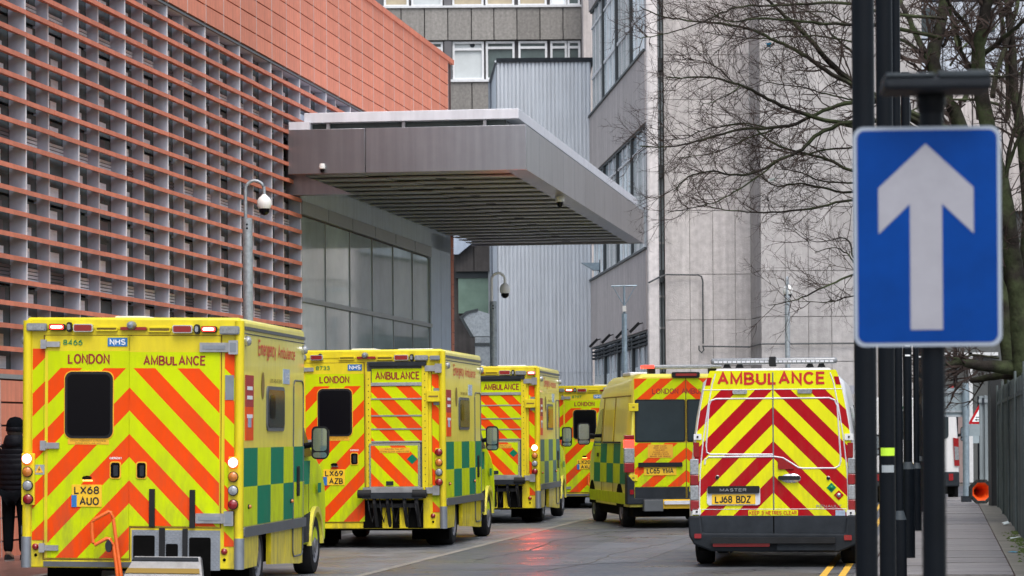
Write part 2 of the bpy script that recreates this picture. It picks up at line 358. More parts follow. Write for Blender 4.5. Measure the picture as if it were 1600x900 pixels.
for _c, (_w, _st) in {'m': (.78, [[(0, 0), (0, _lh)], _arc(.195, .44, .195, .22, 180, 0, 6) + [(.39, 0)], _arc(.585, .44, .195, .22, 180, 0, 6) + [(.78, 0)]]), 'e': (.46, [[(0, .34), (.46, .34)] + _arc(.23, .34, .23, .33, 0, 310, 14)]), 'r': (.28, [[(0, 0), (0, _lh)], _arc(.2, .4, .2, .26, 180, 70, 6)]),
 'g': (.46, [_arc(.23, .34, .23, .33, 0, 360, 14), [(.46, _lh), (.46, -.1)] + _arc(.23, -.08, .23, .2, 0, -150, 6)]), 'n': (.42, [[(0, 0), (0, _lh)], _arc(.21, .44, .21, .22, 180, 0, 6) + [(.42, 0)]]), 'c': (.42, [_arc(.22, .34, .22, .33, 45, 315, 12)]), 'y': (.46, [[(0, _lh), (.23, 0)], [(.46, _lh), (.14, -.28)]]),
 'b': (.46, [[(0, 0), (0, 1)], _arc(.23, .34, .23, .33, 0, 360, 14)]), 'u': (.42, [[(0, _lh), (0, .2)] + _arc(.21, .22, .21, .2, 180, 360, 6) + [(.42, _lh)]]), 'l': (0, [[(0, 0), (0, 1)]]), 'a': (.44, [_arc(.21, .2, .21, .19, 0, 360, 12), [(.44, 0), (.44, .45)] + _arc(.22, .45, .22, .22, 0, 150, 6)]),
 'o': (.46, [_arc(.23, .34, .23, .33, 0, 360, 14)]), 'd': (.46, [[(.46, 0), (.46, 1)], _arc(.23, .34, .23, .33, 0, 360, 14)]), 'i': (0, [[(0, 0), (0, _lh)]]), 'v': (.44, [[(0, _lh), (.22, 0), (.44, _lh)]])}.items(): GL[_c] = (_w, _st)
def stroke(mb, kind, pts, th, d, base):
    """a mitred ribbon along pts"""
    closed = (abs(pts[0][0] - pts[-1][0]) + abs(pts[0][1] - pts[-1][1])) < 1e-6
    if closed: pts = pts[:-1]
    P = [Vector((a, b)) for a, b in pts]; n = len(P); Lq, Rq = [], []
    for i in range(n):
        p0 = P[i-1] if (i > 0 or closed) else None; p1 = P[(i+1) % n] if (i < n - 1 or closed) else None
        d0 = (P[i] - p0).normalized() if p0 is not None else None; d1 = (p1 - P[i]).normalized() if p1 is not None else None
        if d0 is None: d0 = d1
        if d1 is None: d1 = d0
        n0, n1 = Vector((-d0.y, d0.x)), Vector((-d1.y, d1.x)); m = n0 + n1
        m = m.normalized() if m.length > 1e-6 else n0
        k = th / 2 / max(.42, m.dot(n0)); Lq.append(P[i] + m * k); Rq.append(P[i] - m * k)
    vs = [face(kind, p.x, p.y, d, base) for p in Lq] + [face(kind, p.x, p.y, d, base) for p in Rq]
    mb.add(vs, [(i, (i+1) % n, n + (i+1) % n, n + i) for i in range(n if closed else n - 1)])
def text(name, s, kind, a0, a1, z0, z1, d, m, parent, base=0.0, bold=0.0, wt=None):
    """lettering stretched to a rectangle of a face"""
    if not s.strip(): return None
    wt = wt or (.14 + bold * 2.0); lines = s.split('\n'); mb = MB(); nl = len(lines)
    lh = (z1 - z0) / (nl + (nl - 1) * .55); gap = .09 + wt
    for li, ln in enumerate(lines):
        zb = z1 - lh - li * lh * 1.55
        W_ = sum((GL[c][0] if c in GL else .3) + gap for c in ln) - gap
        th = lh * wt
        Wm = max(sum((GL[c][0] if c in GL else .3) + gap for c in q) - gap for q in lines)
        k = (a1 - a0 - th) / Wm; x = (a0 + a1) / 2 - W_ * k / 2
        for c in ln:
            if c in GL:
                for j, st_ in enumerate(GL[c][1]):
                    stroke(mb, kind, [(x + q[0] * k, zb + th / 2 + q[1] * (lh - th)) for q in st_], th, d + j * .0003, base)
                x += (GL[c][0] + gap) * k
            else: x += (.3 + gap) * k
    return mb.build(name, m, parent, fix=False)

# ================================================================== SETTING: ground, road, pavements
def sheet(name, m, pts, z, label=None):
    mb = MB(); mb.add([S(t, s, z) for t, s in pts], [tuple(range(len(pts)))])
    return struct(mb.build(name, m, fix=False), label)
g = MB(); g.add([(-500, -60, -0.03), (500, -60, -0.03), (500, 900, -0.03), (-500, 900, -0.03)], [(0, 1, 2, 3)])
struct(g.build('ground', 'earth', fix=False))
sheet('road', 'asphalt', [(-6.9, -30), (-0.95, -30), (-0.95, 74), (30, 74), (30, 92), (-6.9, 92)], 0.0, 'dark damp asphalt road')
sheet('lay_by', 'asphalt_old', [(-10.1, -30), (-6.9, -30), (-6.9, 92), (-10.1, 92)], 0.0, 'paler worn asphalt where the ambulances queue')
sheet('channel_strip', 'channel', [(-6.98, -30), (-6.86, -30), (-6.86, 92), (-6.98, 92)], 0.004)
for i, t in enumerate((-1.42, -1.20)):
    sheet('yellow_line', 'line_yellow', [(t, 5), (t + 0.085, 5), (t + 0.085, 78), (t, 78)], 0.004)
# asphalt repair patches
for (t0, s0, t1, s1) in ((-5.2, 38, -3.9, 52), (-4.0, 60, -2.6, 63.5), (-6.3, 52, -5.7, 57)):
    mb = MB(); mb.add([S(t0, s0, 0.003), S(t1, s0 + 1.2, 0.003), S(t1 + 0.2, s1, 0.003), S(t0 + 0.1, s1 - 0.8, 0.003)], [(0, 1, 2, 3)])
    struct(mb.build('asphalt_patch', 'asphalt', fix=False))
for pts in (((-4.9, 36.5), (-4.5, 39.0), (-4.55, 42.0), (-4.1, 46.5), (-3.9, 52.0), (-3.3, 58.0)), ((-6.2, 40), (-5.9, 43), (-6.05, 47), (-5.6, 51)), ((-3.0, 36.0), (-2.6, 36.6), (-2.2, 36.4)), ((-6.6, 37.0), (-6.1, 37.4), (-5.2, 37.1), (-4.8, 37.5))):
    fine = []
    for (t0, s0), (t1, s1) in zip(pts, pts[1:]):
        for k in range(8): fine.append((t0 + (t1 - t0) * k / 8 + random.uniform(-.03, .03), s0 + (s1 - s0) * k / 8))
    mb = MB()
    for (t0, s0), (t1, s1) in zip(fine, fine[1:]):
        w_ = random.uniform(.008, .018); mb.add([S(t0 - w_, s0, .005), S(t0 + w_, s0 + .01, .005), S(t1 + w_, s1 + .01, .005), S(t1 - w_, s1, .005)], [(0, 1, 2, 3)])
    struct(mb.build('road_crack', 'earth', fix=False))
def slab_box(name, m, t0, t1, s0, s1, z0, z1, parent=None):
    mb = MB(); mb.prism([S(t0, s0, z0), S(t1, s0, z0), S(t1, s1, z0), S(t0, s1, z0)], [S(t0, s0, z1), S(t1, s0, z1), S(t1, s1, z1), S(t0, s1, z1)])
    return mb.build(name, m, parent)
pav = struct(slab_box('pavement', 'joint_dark', -0.95, 1.16, -20, 71, -0.02, 0.11))
pav2 = struct(slab_box('pavement', 'slab_red', -14.0, -10.22, -20, 92, -0.02, 0.125), 'damp reddish pavement along the terracotta building')
struct(slab_box('concrete_margin', 'strip_concrete', 0.79, 1.6, -20, 71, 0.0, 0.123))
struct(slab_box('yard', 'strip_concrete', 1.6, 30, -20, 74, -0.02, 0.05))
sm = MB().box(-0.385, 0.385, -0.36, 0.36, 0, 0.03).mesh('paving_slab', ['slab'])
for i in range(52):
    for j in range(2):
        s_ = 33 + i * 0.735 + 0.36; c = S(-0.395 + 0.78 * j, s_, 0.1 + random.uniform(-.004, .004))
        inst('paving_slab', sm, c, pav, (random.uniform(-.004, .004), random.uniform(-.004, .004), -SA))
km = MB().box(-0.07, 0.07, -0.45, 0.45, -0.02, 0.128).mesh('kerbstone', ['kerbstone'])
for i in range(48):
    inst('kerbstone', km, S(-0.87, 33 + i * 0.915, 0), pav, (0, 0, -SA))
for i in range(48):
    inst('kerbstone', km, S(-10.15, 33 + i * 0.915, 0), pav2, (0, 0, -SA))
# moss and litter along the hoarding
mb = MB()
for i in range(520):
    s_ = random.uniform(33, 47); t = 1.14 - abs(random.gauss(0, 0.09)); z = 0.125; r = random.uniform(.01, .035)
    if random.random() < 0.35 + 0.3 * math.sin(s_ * 1.7): continue
    c = S(t, s_, z); mb.add([c + Vector((-r, -r, 0)), c + Vector((r, -r, 0)), c + Vector((0, r, 0)), c + Vector((0, 0, r * 0.7))], [(0, 1, 3), (1, 2, 3), (2, 0, 3)])
o = mb.build('moss', 'moss', fix=False); o['kind'] = 'stuff'; o['label'] = 'bright green moss on the pavement edge below the hoarding'
for i, (px, py, m_, l) in enumerate(((1588, 845, 'litter_white', 'crumpled white scrap of litter on the mossy edge'), (1582, 864, 'bag_blue', 'flat pale blue-green strip of litter on the pavement margin'), (1573, 821, 'litter_white', 'small pale litter scrap against the hoarding foot, farthest along'))):
    D = 4700 * 1.575 / (py - 671.5); c = W(px, py, D); c.z = 0.128; mb = MB()
    pts = [c + Vector((random.uniform(-.1, .1), random.uniform(-.12, .12), random.uniform(0, .07 if i != 1 else .012))) for _ in range(7)]
    mb.add(pts, [(0, 1, 2), (1, 3, 2), (2, 3, 4), (4, 5, 3), (5, 6, 4), (0, 6, 5)])
    tag(mb.build('litter', m_, fix=False), l, 'litter', 'litter along the pavement')

# ================================================================== TERRACOTTA HOSPITAL BUILDING
B0 = (0.1425 * 40.6 - 12.31, 40.6, 0)
bld = thing('hospital_building', 'terracotta clad hospital wing with louvred grey-finned facade and projecting metal entrance canopy', 'building', B0, -SA)
BAY, ROW, Z0, Z1, Z2 = 2.515, 0.304, 2.53, 8.61, 11.04
ENDS = 35.95
mb = MB()
MB().box(-9, -0.425, -6 * BAY, ENDS - 0.05, 0, Z2 - 0.15).build('inner_wall', 'guard_grey', bld)
mb.box(-9, -0.03, -6 * BAY, ENDS - 0.02, Z1 + 0.02, Z2, 0)
mb.box(-9, -0.03, -6 * BAY, 6.9 * BAY, 0, Z0 - 0.06, 0)
mb.build('wall_core', 'joint_dark', bld)
MB().box(-9, 0.05, -6 * BAY, ENDS + 0.03, Z2 + 0.002, Z2 + 0.12).build('coping', 'terracotta_blade', bld)
# cladding panels, each its own
pm = MB().box(-0.03, 0.015, -BAY/4 + 0.014, BAY/4 - 0.014, 0.013, ROW - 0.013).mesh('cladding_panel', ['terracotta'])
ncol = int(ENDS / (BAY / 2))
for c in range(-2, ncol):
    for r in range(8):
        inst('cladding_panel', pm, (random.uniform(-.002, .002), (c + 0.5) * BAY / 2, Z1 + 0.02 + r * ROW * 0.995), bld)
for c in range(-3, 2):
    for r in range(8):
        inst('cladding_panel', pm, (0, (c + 0.5) * BAY / 2, Z0 - 0.07 - (r + 1) * ROW), bld)
js = MB().box(-0.03, 0.019, -0.013, 0.013, 0, Z2 - Z1 - 0.02).mesh('joint_strip', ['joint_pale']); js2 = MB().box(-0.03, 0.017, -0.009, 0.009, 0, Z0 - 0.08).mesh('joint_strip', ['joint_pale'])
for c in range(-4, ncol + 1): inst('joint_strip', js, (0, c * BAY/2, Z1 + 0.02), bld)
for c in range(-5, 6): inst('joint_strip', js2, (0, c * BAY/2, 0), bld)
# grey end return and narrow brick edge strip under the canopy
for i in range(int((Z1) / ROW)):
    MB().box(-0.2, 0.012, ENDS - 0.42, ENDS - 0.02, i * ROW + 0.006, (i + 1) * ROW - 0.006).build('edge_panel', 'terracotta', bld)
for y0, y1 in ((32.55, 34.0), (34.03, ENDS - 0.45)):
    MB().box(-0.25, 0.0, y0, y1, 0.1, 6.6).build('grey_wall_panel', 'fin', bld)
# soffit lip above the louvres
MB().box(-0.42, -0.02, -6 * BAY, 12 * BAY, Z1 - 0.03, Z1 + 0.012).build('louvre_head', 'fin', bld)
MB().box(-0.03, 0.012, -6 * BAY, 12 * BAY, Z1 - 0.04, Z1 - 0.005).build('head_trim', 'rail_grey', bld)
MB().box(-0.42, 0.02, -6 * BAY, 7 * BAY, Z0 - 0.06, Z0).build('louvre_cill', 'grey_frame', bld)
# fins
def fin_mesh(h, w, nm):
    m = MB(); m.box(-w, -0.012, -0.014, 0.014, 0, h, 0); m.box(-0.012, 0.0, -0.015, 0.015, 0, h, 1)
    return m.mesh(nm, ['fin', 'fin_edge'])
H = Z1 - Z0 - 0.04
f1, f2 = fin_mesh(H, 0.24, 'fin'), fin_mesh(H, 0.22, 'half_fin')
hc = Z1 - 7.0 - 0.04
f3, f4 = fin_mesh(hc, 0.24, 'fin'), fin_mesh(hc, 0.22, 'half_fin')
for k in range(-3, 8):
    inst('fin', f1, (0, k * BAY, Z0), bld)
    if k < 7: inst('fin', f2, (-0.065, (k + 0.5) * BAY, Z0), bld)
for k in range(7, 12):
    if k > 7: inst('fin', f3, (0, k * BAY, 7.0), bld)
    inst('fin', f4, (-0.065, (k + 0.5) * BAY, 7.0), bld)
# terracotta blades
bm_ = MB(); L_ = BAY / 2 - 0.012
bm_.prism([(0.02, -L_/2, 0), (0.02, -L_/2, 0.064), (-0.15, -L_/2, 0.064), (-0.15, -L_/2, 0.045)], [(0.02, L_/2, 0), (0.02, L_/2, 0.064), (-0.15, L_/2, 0.064), (-0.15, L_/2, 0.045)])
blade = bm_.mesh('louvre_blade', ['terracotta_blade'])
bl = []
for r in range(20):
    for h in range(-2, 14): bl.append((h, Z0 + r * ROW))
for r in range(15, 20):
    for h in range(14, 24): bl.append((h, Z0 + r * ROW))
bl.sort(key=lambda q: q[0]); rest = MB()
for i, (h, z) in enumerate(bl):
    y = (h + 0.5) * BAY / 2
    if i < 300: inst('louvre_blade', blade, (random.uniform(-.003, .003), y, z + random.uniform(-.003, .003)), bld, (0, random.uniform(-.02, .02), 0))
    else: rest.prism([(0.02, y-L_/2, z), (0.02, y-L_/2, z+0.075), (-0.15, y-L_/2, z+0.075), (-0.15, y-L_/2, z+0.045)], [(0.02, y+L_/2, z), (0.02, y+L_/2, z+0.075), (-0.15, y+L_/2, z+0.075), (-0.15, y+L_/2, z+0.045)])
o = rest.build('louvre_blades', 'terracotta_blade', bld); o['kind'] = 'stuff'
# window wall behind the fins
glass_me = [MB().box(-0.42, -0.245, -BAY/4 + 0.02, BAY/4 - 0.02, 0.02, 4*ROW - 0.02).mesh('window_pane', [m_]) for m_ in ('glass_teal', 'glass_teal')]
for h in range(-6, 24):
    for q in range(5):
        z = Z0 + q * 4 * ROW
        if h >= 14 and q < 3: continue
        inst('window_pane', glass_me[(h + q) % 2 if random.random() < .7 else 0], (0, (h + 0.5) * BAY/2, z), bld)
bli = [MB().box(-0.246, -0.236, -0.15, 0.21, 0, 1).mesh('blind', [m_]) for m_ in ('blind', 'blind', 'room_panel', 'blind_warm')]
for h in range(-6, 24):
    for r in range(20):
        if h >= 14 and r < 15: continue
        z = Z0 + r * ROW; y = (h + 0.5) * BAY / 2
        if r % 6 == 4:   # venetian strips at transom rows
            m_ = MB()
            for j in range(4): m_.box(-0.243, -0.225, y - 0.6, y + 0.6, z + 0.09 + j * 0.05, z + 0.125 + j * 0.05)
            m_.build('venetian_strip', 'blind' if random.random() < .8 else 'room_panel', bld)
        elif random.random() < 0.85:
            k = random.choice((0, 0, 1, 1, 2)) if r > 1 or random.random() < .7 else 3
            inst('blind', bli[k], (0, y + 0.12 + random.uniform(-.08, .08), z + 0.09), bld, (0, 0, 0), (1, random.uniform(.8, 1.3), random.uniform(.12, .2)))
# curtain wall under the canopy
GY0, GY1 = 7 * BAY, 32.5
MB().box(-0.12, -0.08, GY0 + 0.02, GY1, 0.1, 6.0).build('curtain_glazing_back', 'joint_dark', bld)
ys = [GY0 + k * BAY for k in range(6)] + [GY1]
zs = [0.12, 2.9, 4.42, 5.97]
zt = [0.12, 1.9, 3.02, 4.32, 5.97]
for i in range(len(ys) - 1):
    for j in range(len(zt) - 1):
        MB().box(-0.075, -0.05, ys[i] + 0.025, ys[i+1] - 0.025, zt[j] + 0.03, zt[j+1] - 0.03).build('glass_pane', 'curtain_glass', bld)
for i, y in enumerate(ys):
    MB().box(-0.07, -0.03, y - 0.013, y + 0.013, 0.12, 5.95).build('mullion', 'grey_frame', bld)
for z in zt[1:-1]:
    MB().box(-0.07, 0.02, GY0 + 0.05, GY1 + 0.1, z - 0.045, z + 0.045).build('transom', 'grey_frame', bld)
for i in range(len(ys) - 1):
    MB().box(-0.12, 0.03, ys[i] + 0.02, ys[i+1] - 0.02, 5.97, 6.22).build('head_panel', 'grey_frame', bld)
MB().box(-0.5, 0.0, GY0, ENDS - 0.1, 6.23, 7.9).build('canopy_backing_wall', 'fin', bld)
# canopy --------------------------------------------------
CY0, CY1, CX, CZ0, CZ1 = 16.46, 39.0, 4.55, 6.63, 7.47
can = MB().box(0.02, CX - 0.05, CY0 + 0.05, CY1 - 0.05, CZ0 + 0.13, CZ1 - 0.06).build('canopy', 'soffit', bld)
for x0, x1 in ((0.0, 1.485), (1.497, CX)):
    MB().box(x0, x1, CY0, CY0 + 0.045, CZ0, CZ1).build('fascia_panel', 'canopy_metal', can, bevel=0.006)
n = 12
for i in range(n):
    y0 = CY0 + 0.05 + (CY1 - CY0 - 0.05) * i / n; y1 = CY0 + 0.05 + (CY1 - CY0 - 0.05) * (i + 1) / n
    MB().box(CX - 0.045, CX, y0 + 0.006, y1 - 0.006, CZ0, CZ1).build('fascia_panel', 'canopy_metal', can, bevel=0.006)
MB().box(0, CX - 0.05, CY1 - 0.05, CY1, CZ0, CZ1).build('fascia_panel', 'canopy_metal', can)
# soffit boards, stepped
nb_ = 20
for i in range(nb_):
    y0 = CY0 + 0.35 + (CY1 - CY0 - 0.6) * i / nb_; y1 = CY0 + 0.35 + (CY1 - CY0 - 0.6) * (i + 1) / nb_ - 0.012
    xm = 0.9 + 2.4 * (i / nb_) + 0.1 * (i % 2)
    xm = 1.3 + (i % 3) * 0.35 if i < 4 else 1.9 + 0.02 * i
    for x0, x1 in ((0.05, xm - 0.01), (xm + 0.01, CX - 0.42)):
        dz = 0.012 if x0 > 1 else 0.0
        m_ = MB(); m_.prism([(x0, y0, CZ0 + 0.005 + dz), (x0, y0, CZ0 + 0.03 + dz), (x0, y1, CZ0 + 0.075), (x0, y1, CZ0 + 0.05 + dz)], [(x1, y0, CZ0 + 0.005 + dz), (x1, y0, CZ0 + 0.03 + dz), (x1, y1, CZ0 + 0.075), (x1, y1, CZ0 + 0.05 + dz)])
        m_.build('soffit_board', 'soffit', can)
    if i % 2 == 1:
        MB().lathe([(0.0, 0), (0.11, 0), (0.11, 0.05)], 14, 'z', (2.6, (y0 + y1) / 2, CZ0 + 0.03)).build('downlight', 'trim_black', can)
MB().box(CX - 0.41, CX - 0.047, CY0 + 0.047, CY1 - 0.052, CZ0 + 0.012, CZ0 + 0.05).build('soffit_edge', 'canopy_metal', can)
MB().box(0.02, CX - 0.42, CY0 + 0.047, CY0 + 0.34, CZ0 + 0.012, CZ0 + 0.05).build('soffit_edge', 'soffit', can)
# lower box where the canopy meets the facade
m_ = MB(); P = [(-.14, 6.27), (1.15, 6.27), (.25, 6.62), (-.14, 7.25)]; m_.prism([(x, CY0 + .4, z) for x, z in P], [(x, CY0 + .7, z) for x, z in P]); m_.build('canopy_root', 'canopy_metal', can)
# glazed upstand and white roof edge
MB().box(0.36, CX - 0.42, CY0 + 0.32, CY1 - 0.3, CZ1 - 0.05, CZ1 + 0.13).build('upstand_glazing', 'glass_teal', can)
MB().box(0.30, CX - 0.15, CY0 + 0.10, CY1 - 0.2, CZ1 + 0.13, CZ1 + 0.32).build('roof_edge', 'white_metal', can, bevel=0.01)
MB().box(0.02, 0.42, CY0 + 0.02, CY0 + 0.6, CZ1 + 0.002, CZ1 + 0.15).build('corner_upstand', 'white_metal', can)
for x, y in ((0.75, 0.2), (2.2, 0.2), (3.75, 0.2)):
    MB().box(x - 0.03, x + 0.03, CY0 + y - 0.06, CY0 + y + 0.06, CZ1 + 0.0, CZ1 + 0.125).build('roof_bracket', 'steel', can)
for i in range(10):
    MB().box(CX - 0.35, CX - 0.29, CY0 + 1.6 + i * 2.1, CY0 + 1.66 + i * 2.1, CZ1, CZ1 + 0.125).build('roof_bracket', 'steel', can)

def dome_cam(name, label, loc, r=0.07, group=None):
    t = thing(name, label, 'camera', loc, group=group)
    MB().lathe([(0, 0.05), (r * 0.8, 0.05), (r, 0.0), (r * 0.95, -r * 0.7), (r * 0.7, -r * 0.9)], 16).build('housing', 'white_plastic', t, smooth=True)
    MB().lathe([(r * 0.72, -r * 0.8), (r * 0.66, -r * 1.5), (r * 0.35, -r * 1.9), (0, -r * 2.0)], 16).build('dome', 'black_glass', t, smooth=True)
    return t
BM = Matrix.Translation(B0) @ Matrix.Rotation(-SA, 4, 'Z')
dome_cam('security_camera', 'tiny white dome camera on the front face of the metal canopy', BM @ Vector((0.68, CY0 - 0.09, 6.76)), 0.06, 'dome cameras on the canopy')
dome_cam('security_camera', 'white dome camera under the long side edge of the canopy', BM @ Vector((CX - 0.2, CY0 + 6.6, CZ0 - 0.02)), 0.10, 'dome cameras on the canopy')

# ================================================================== CONCRETE BUILDING ON THE RIGHT
cb = thing('concrete_building', 'tall pale concrete panelled building with a fluted side wing of tall windows', 'building', (3.79, 84, 0))
def loc(v): return Vector(v) - Vector((3.79, 84, 0))
def zy(py, D, px): return W(px, py, D).z
def concrete_section(xs, rows, D, m_, seed):
    for i in range(len(xs) - 1):
        X0, X1 = W(xs[i], 430, D).x - 3.79, W(xs[i+1], 430, D).x - 3.79
        for j in range(len(rows) - 1):
            z0, z1 = rows[j], rows[j+1]
            MB().box(X0 + 0.008, X1 - 0.008, D - 84 + random.uniform(-.006, .006), D - 84 + 0.2, z0 + 0.009, z1 - 0.009).build('concrete_panel', m_, cb)
    MB().box(W(xs[0], 430, D).x - 3.79, W(xs[-1], 430, D).x - 3.79, D - 84 + 0.03, D - 84 + 3, 0, rows[-1]).build('concrete_core', 'tower_panel', cb)
rowsL = [0, 2.3] + [zy(p, 86, 1110) for p in (571, 499.5, 428.5, 329, 256, 155, 85, -16)] + [zy(-120, 86, 1110)]
rowsR = [0, 2.3] + [zy(p, 84, 1260) for p in (565, 536, 494.5, 422.8, 323, 250, 147, 77, -25)] + [zy(-120, 84, 1260)]
rowsL = sorted(set(round(q, 3) for q in rowsL)); rowsR = sorted(set(round(q, 3) for q in rowsR))
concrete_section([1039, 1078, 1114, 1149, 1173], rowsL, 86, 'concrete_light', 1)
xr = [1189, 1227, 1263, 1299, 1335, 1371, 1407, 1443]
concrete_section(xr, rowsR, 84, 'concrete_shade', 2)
# slanting return between the two planes
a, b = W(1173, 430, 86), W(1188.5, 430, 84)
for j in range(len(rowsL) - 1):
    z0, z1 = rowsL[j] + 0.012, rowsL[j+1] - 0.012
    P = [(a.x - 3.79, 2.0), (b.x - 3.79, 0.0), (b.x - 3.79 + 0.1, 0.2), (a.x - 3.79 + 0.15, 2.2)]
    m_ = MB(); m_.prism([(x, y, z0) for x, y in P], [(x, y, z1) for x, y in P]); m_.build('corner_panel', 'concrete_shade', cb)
# column and glazed strip
X0, X1, X2 = W(1012, 430, 84).x - 3.79, W(1030, 430, 84).x - 3.79, W(1039, 430, 86).x - 3.79
MB().box(X0, X1, 0.0, 1.0, 0, 22).build('column', 'concrete_light', cb, bevel=0.05)
MB().box(X1 - 0.05, X2 + 0.01, 2.4, 2.6, 0, 22).build('stair_glazing', 'window_pale', cb)
for p in (92, 262, 428, 590):
    z = zy(p, 85, 1033); MB().box(X1, X2, 2.2, 2.39, z - 0.18, z + 0.18).build('stair_floor_band', 'frame_dark', cb)
for p in (40, 110, 190, 300, 375, 460, 510):
    z = zy(p, 85, 1033); MB().box(X1, X2, 2.3, 2.395, z - 0.03, z + 0.03).build('stair_transom', 'frame_white', cb)
for x in (X1 + 0.03, (X1 + X2) / 2 + 0.05): MB().box(x - 0.015, x + 0.02, 2.28, 2.39, 0, 22).build('stair_mullion', 'frame_dark', cb)
# side wing, receding
wing = MB(); WA = math.atan(288 / FPX); LEN = 17.8; NB = 4
wing.box(0.35, 0.42, 0.4, LEN, 0, 22).mesh('x', ['dark_wall'])
wg = bpy.data.objects.new('side_wing', wing.mesh('side_wing', ['dark_wall'])); COL.objects.link(wg); wg.parent = cb; wg.rotation_euler = (0, 0, WA); wg.location = (0, 0.2, 0)
SP = [(4.58, 6.82), (10.39, 12.37), (15.95, 17.9)]
for z0, z1 in SP:
    nfl = 22
    m_ = MB()
    for i in range(nfl):
        y0 = LEN * i / nfl; y1 = LEN * (i + 1) / nfl
        MB().box(0.0, 0.34, y0 + 0.012, y1 - 0.012, z0, z1).build('spandrel_panel', 'spandrel', wg)
    MB().box(-0.05, 0.02, 0, LEN, z1 + 0.002, z1 + 0.07).build('window_sill', 'frame_dark', wg)
    MB().box(0.05, 0.34, 0, LEN, z0 - 0.06, z0 - 0.002).build('window_head', 'frame_dark', wg)
WZ = [(0.2, 4.5), (6.9, 10.32), (12.45, 15.88), (17.98, 21.5)]
for iz, (z0, z1) in enumerate(WZ):
    for b_ in range(NB):
        y0, y1 = LEN * b_ / NB, LEN * (b_ + 1) / NB
        MB().box(0.12, 0.34, y0, y1, z0, z1).build('window_glass', 'window_pale', wg)
        MB().box(0.03, 0.115, y0 - 0.11, y0 + 0.11, z0, z1).build('window_mullion', 'frame_dark', wg)
        m_ = MB(); nn = 3
        for k in range(1, nn): m_.box(0.08, 0.117, y0 + (y1 - y0) * k / nn - 0.05, y0 + (y1 - y0) * k / nn + 0.05, z0, z1)
        if iz:
            zt_ = z0 + (z1 - z0) * 0.36
            m_.box(0.075, 0.116, y0 + 0.1, y1 - 0.1, zt_ - 0.05, zt_ + 0.05)
            m_.box(0.075, 0.116, y0 + 0.1, y1 - 0.1, z1 - 0.55, z1 - 0.48)
            m_.box(0.075, 0.116, y0 + 0.1, y1 - 0.1, z0 + 0.0, z0 + 0.07)
        m_.build('window_frame', 'frame_white', wg)
        m_ = MB()
        for k in range(14):
            yy = y0 + 0.2 + (y1 - y0 - 0.4) * (k + random.uniform(.1, .9)) / 14
            m_.box(0.10, 0.118, yy - 0.035, yy + 0.05, z0 + 0.05, z1 - (0.5 if iz else 0.9))
        m_.build('hanging_blinds', 'frosted' if (b_ + iz) % 2 else 'blind', wg)
        if iz == 0:
            for k in range(3): MB().box(0.02, 0.115, y0 + 0.12, y1 - 0.12, z1 - 0.12 - k * 0.11, z1 - 0.06 - k * 0.11).build('vent_louvre', 'trim_grey', wg)
# cables on the concrete
def wpt(px, py, D=85.85): return loc(W(px, py, D))
MB().tube([wpt(1041, 429), wpt(1090, 429.5), wpt(1096, 432), wpt(1098, 440), wpt(1098.5, 537)], 0.022, 5).build('cable', 'frame_dark', cb)
MB().tube([wpt(1098.5, 541), wpt(1172, 542)] + [wpt(1189, 537.5, 83.9), wpt(1337, 536.5, 83.9)], 0.022, 5).build('cable', 'frame_dark', cb)
MB().tube([wpt(1092, 540) + Vector((0, -.02, 0)), wpt(1092, 547), wpt(1096, 551), wpt(1100, 547), wpt(1098, 540)], 0.02, 5).build('cable_loop', 'frame_dark', cb)
MB().tube([loc(W(1013, 442, 83.9)), loc(W(1030, 433, 83.9)), loc(W(1040, 429, 85.8))], 0.025, 5).build('cable', 'frame_dark', cb)
for i, (px, py) in enumerate(((940, 531), (960, 524), (983, 516), (1006, 506))):   # floodlights on the wing
    dd = 84 + 17.8 * (1 / (px - 512) - 1 / 500) / (1 / 413 - 1 / 500)
    t = thing('floodlight', ['small dark floodlight on the concrete wing, farthest of four', 'small dark floodlight on the concrete wing, second farthest of four', 'small dark floodlight on the concrete wing, second nearest of four', 'small dark floodlight on the concrete wing, nearest the pale column'][i], 'floodlight', W(px, py, dd) + Vector((-0.12, 0, 0)), group='floodlights on the wing')
    m_ = MB(); m_.prism([(-0.3, 0, -.20), (-0.24, 0, -.26), (0.02, 0, -0.0), (-0.04, 0, 0.06)], [(-0.3, .3, -.20), (-0.24, .3, -.26), (0.02, .3, -0.0), (-0.04, .3, 0.06)]); m_.build('lamp_head', 'trim_black', t)
    MB().tube([(-0.02, .15, 0), (0.16, .15, 0.05)], 0.02, 6).build('bracket', 'trim_black', t)
t = thing('floodlight', 'blue-grey wedge floodlight at the edge of the corrugated block, below the canopy', 'floodlight', W(925, 415, 99.5))
m_ = MB(); m_.prism([(-0.35, 0, 0.1), (0.25, 0, 0.1), (0.25, 0, -0.15), (0.05, 0, -0.15)], [(-0.35, .4, 0.1), (0.25, .4, 0.1), (0.25, .4, -0.15), (0.05, .4, -0.15)]); m_.build('lamp_head', 'galv_steel', t)
MB().box(0.25, 0.33, 0.1, 0.3, -0.3, 0.2).build('bracket', 'trim_black', t)

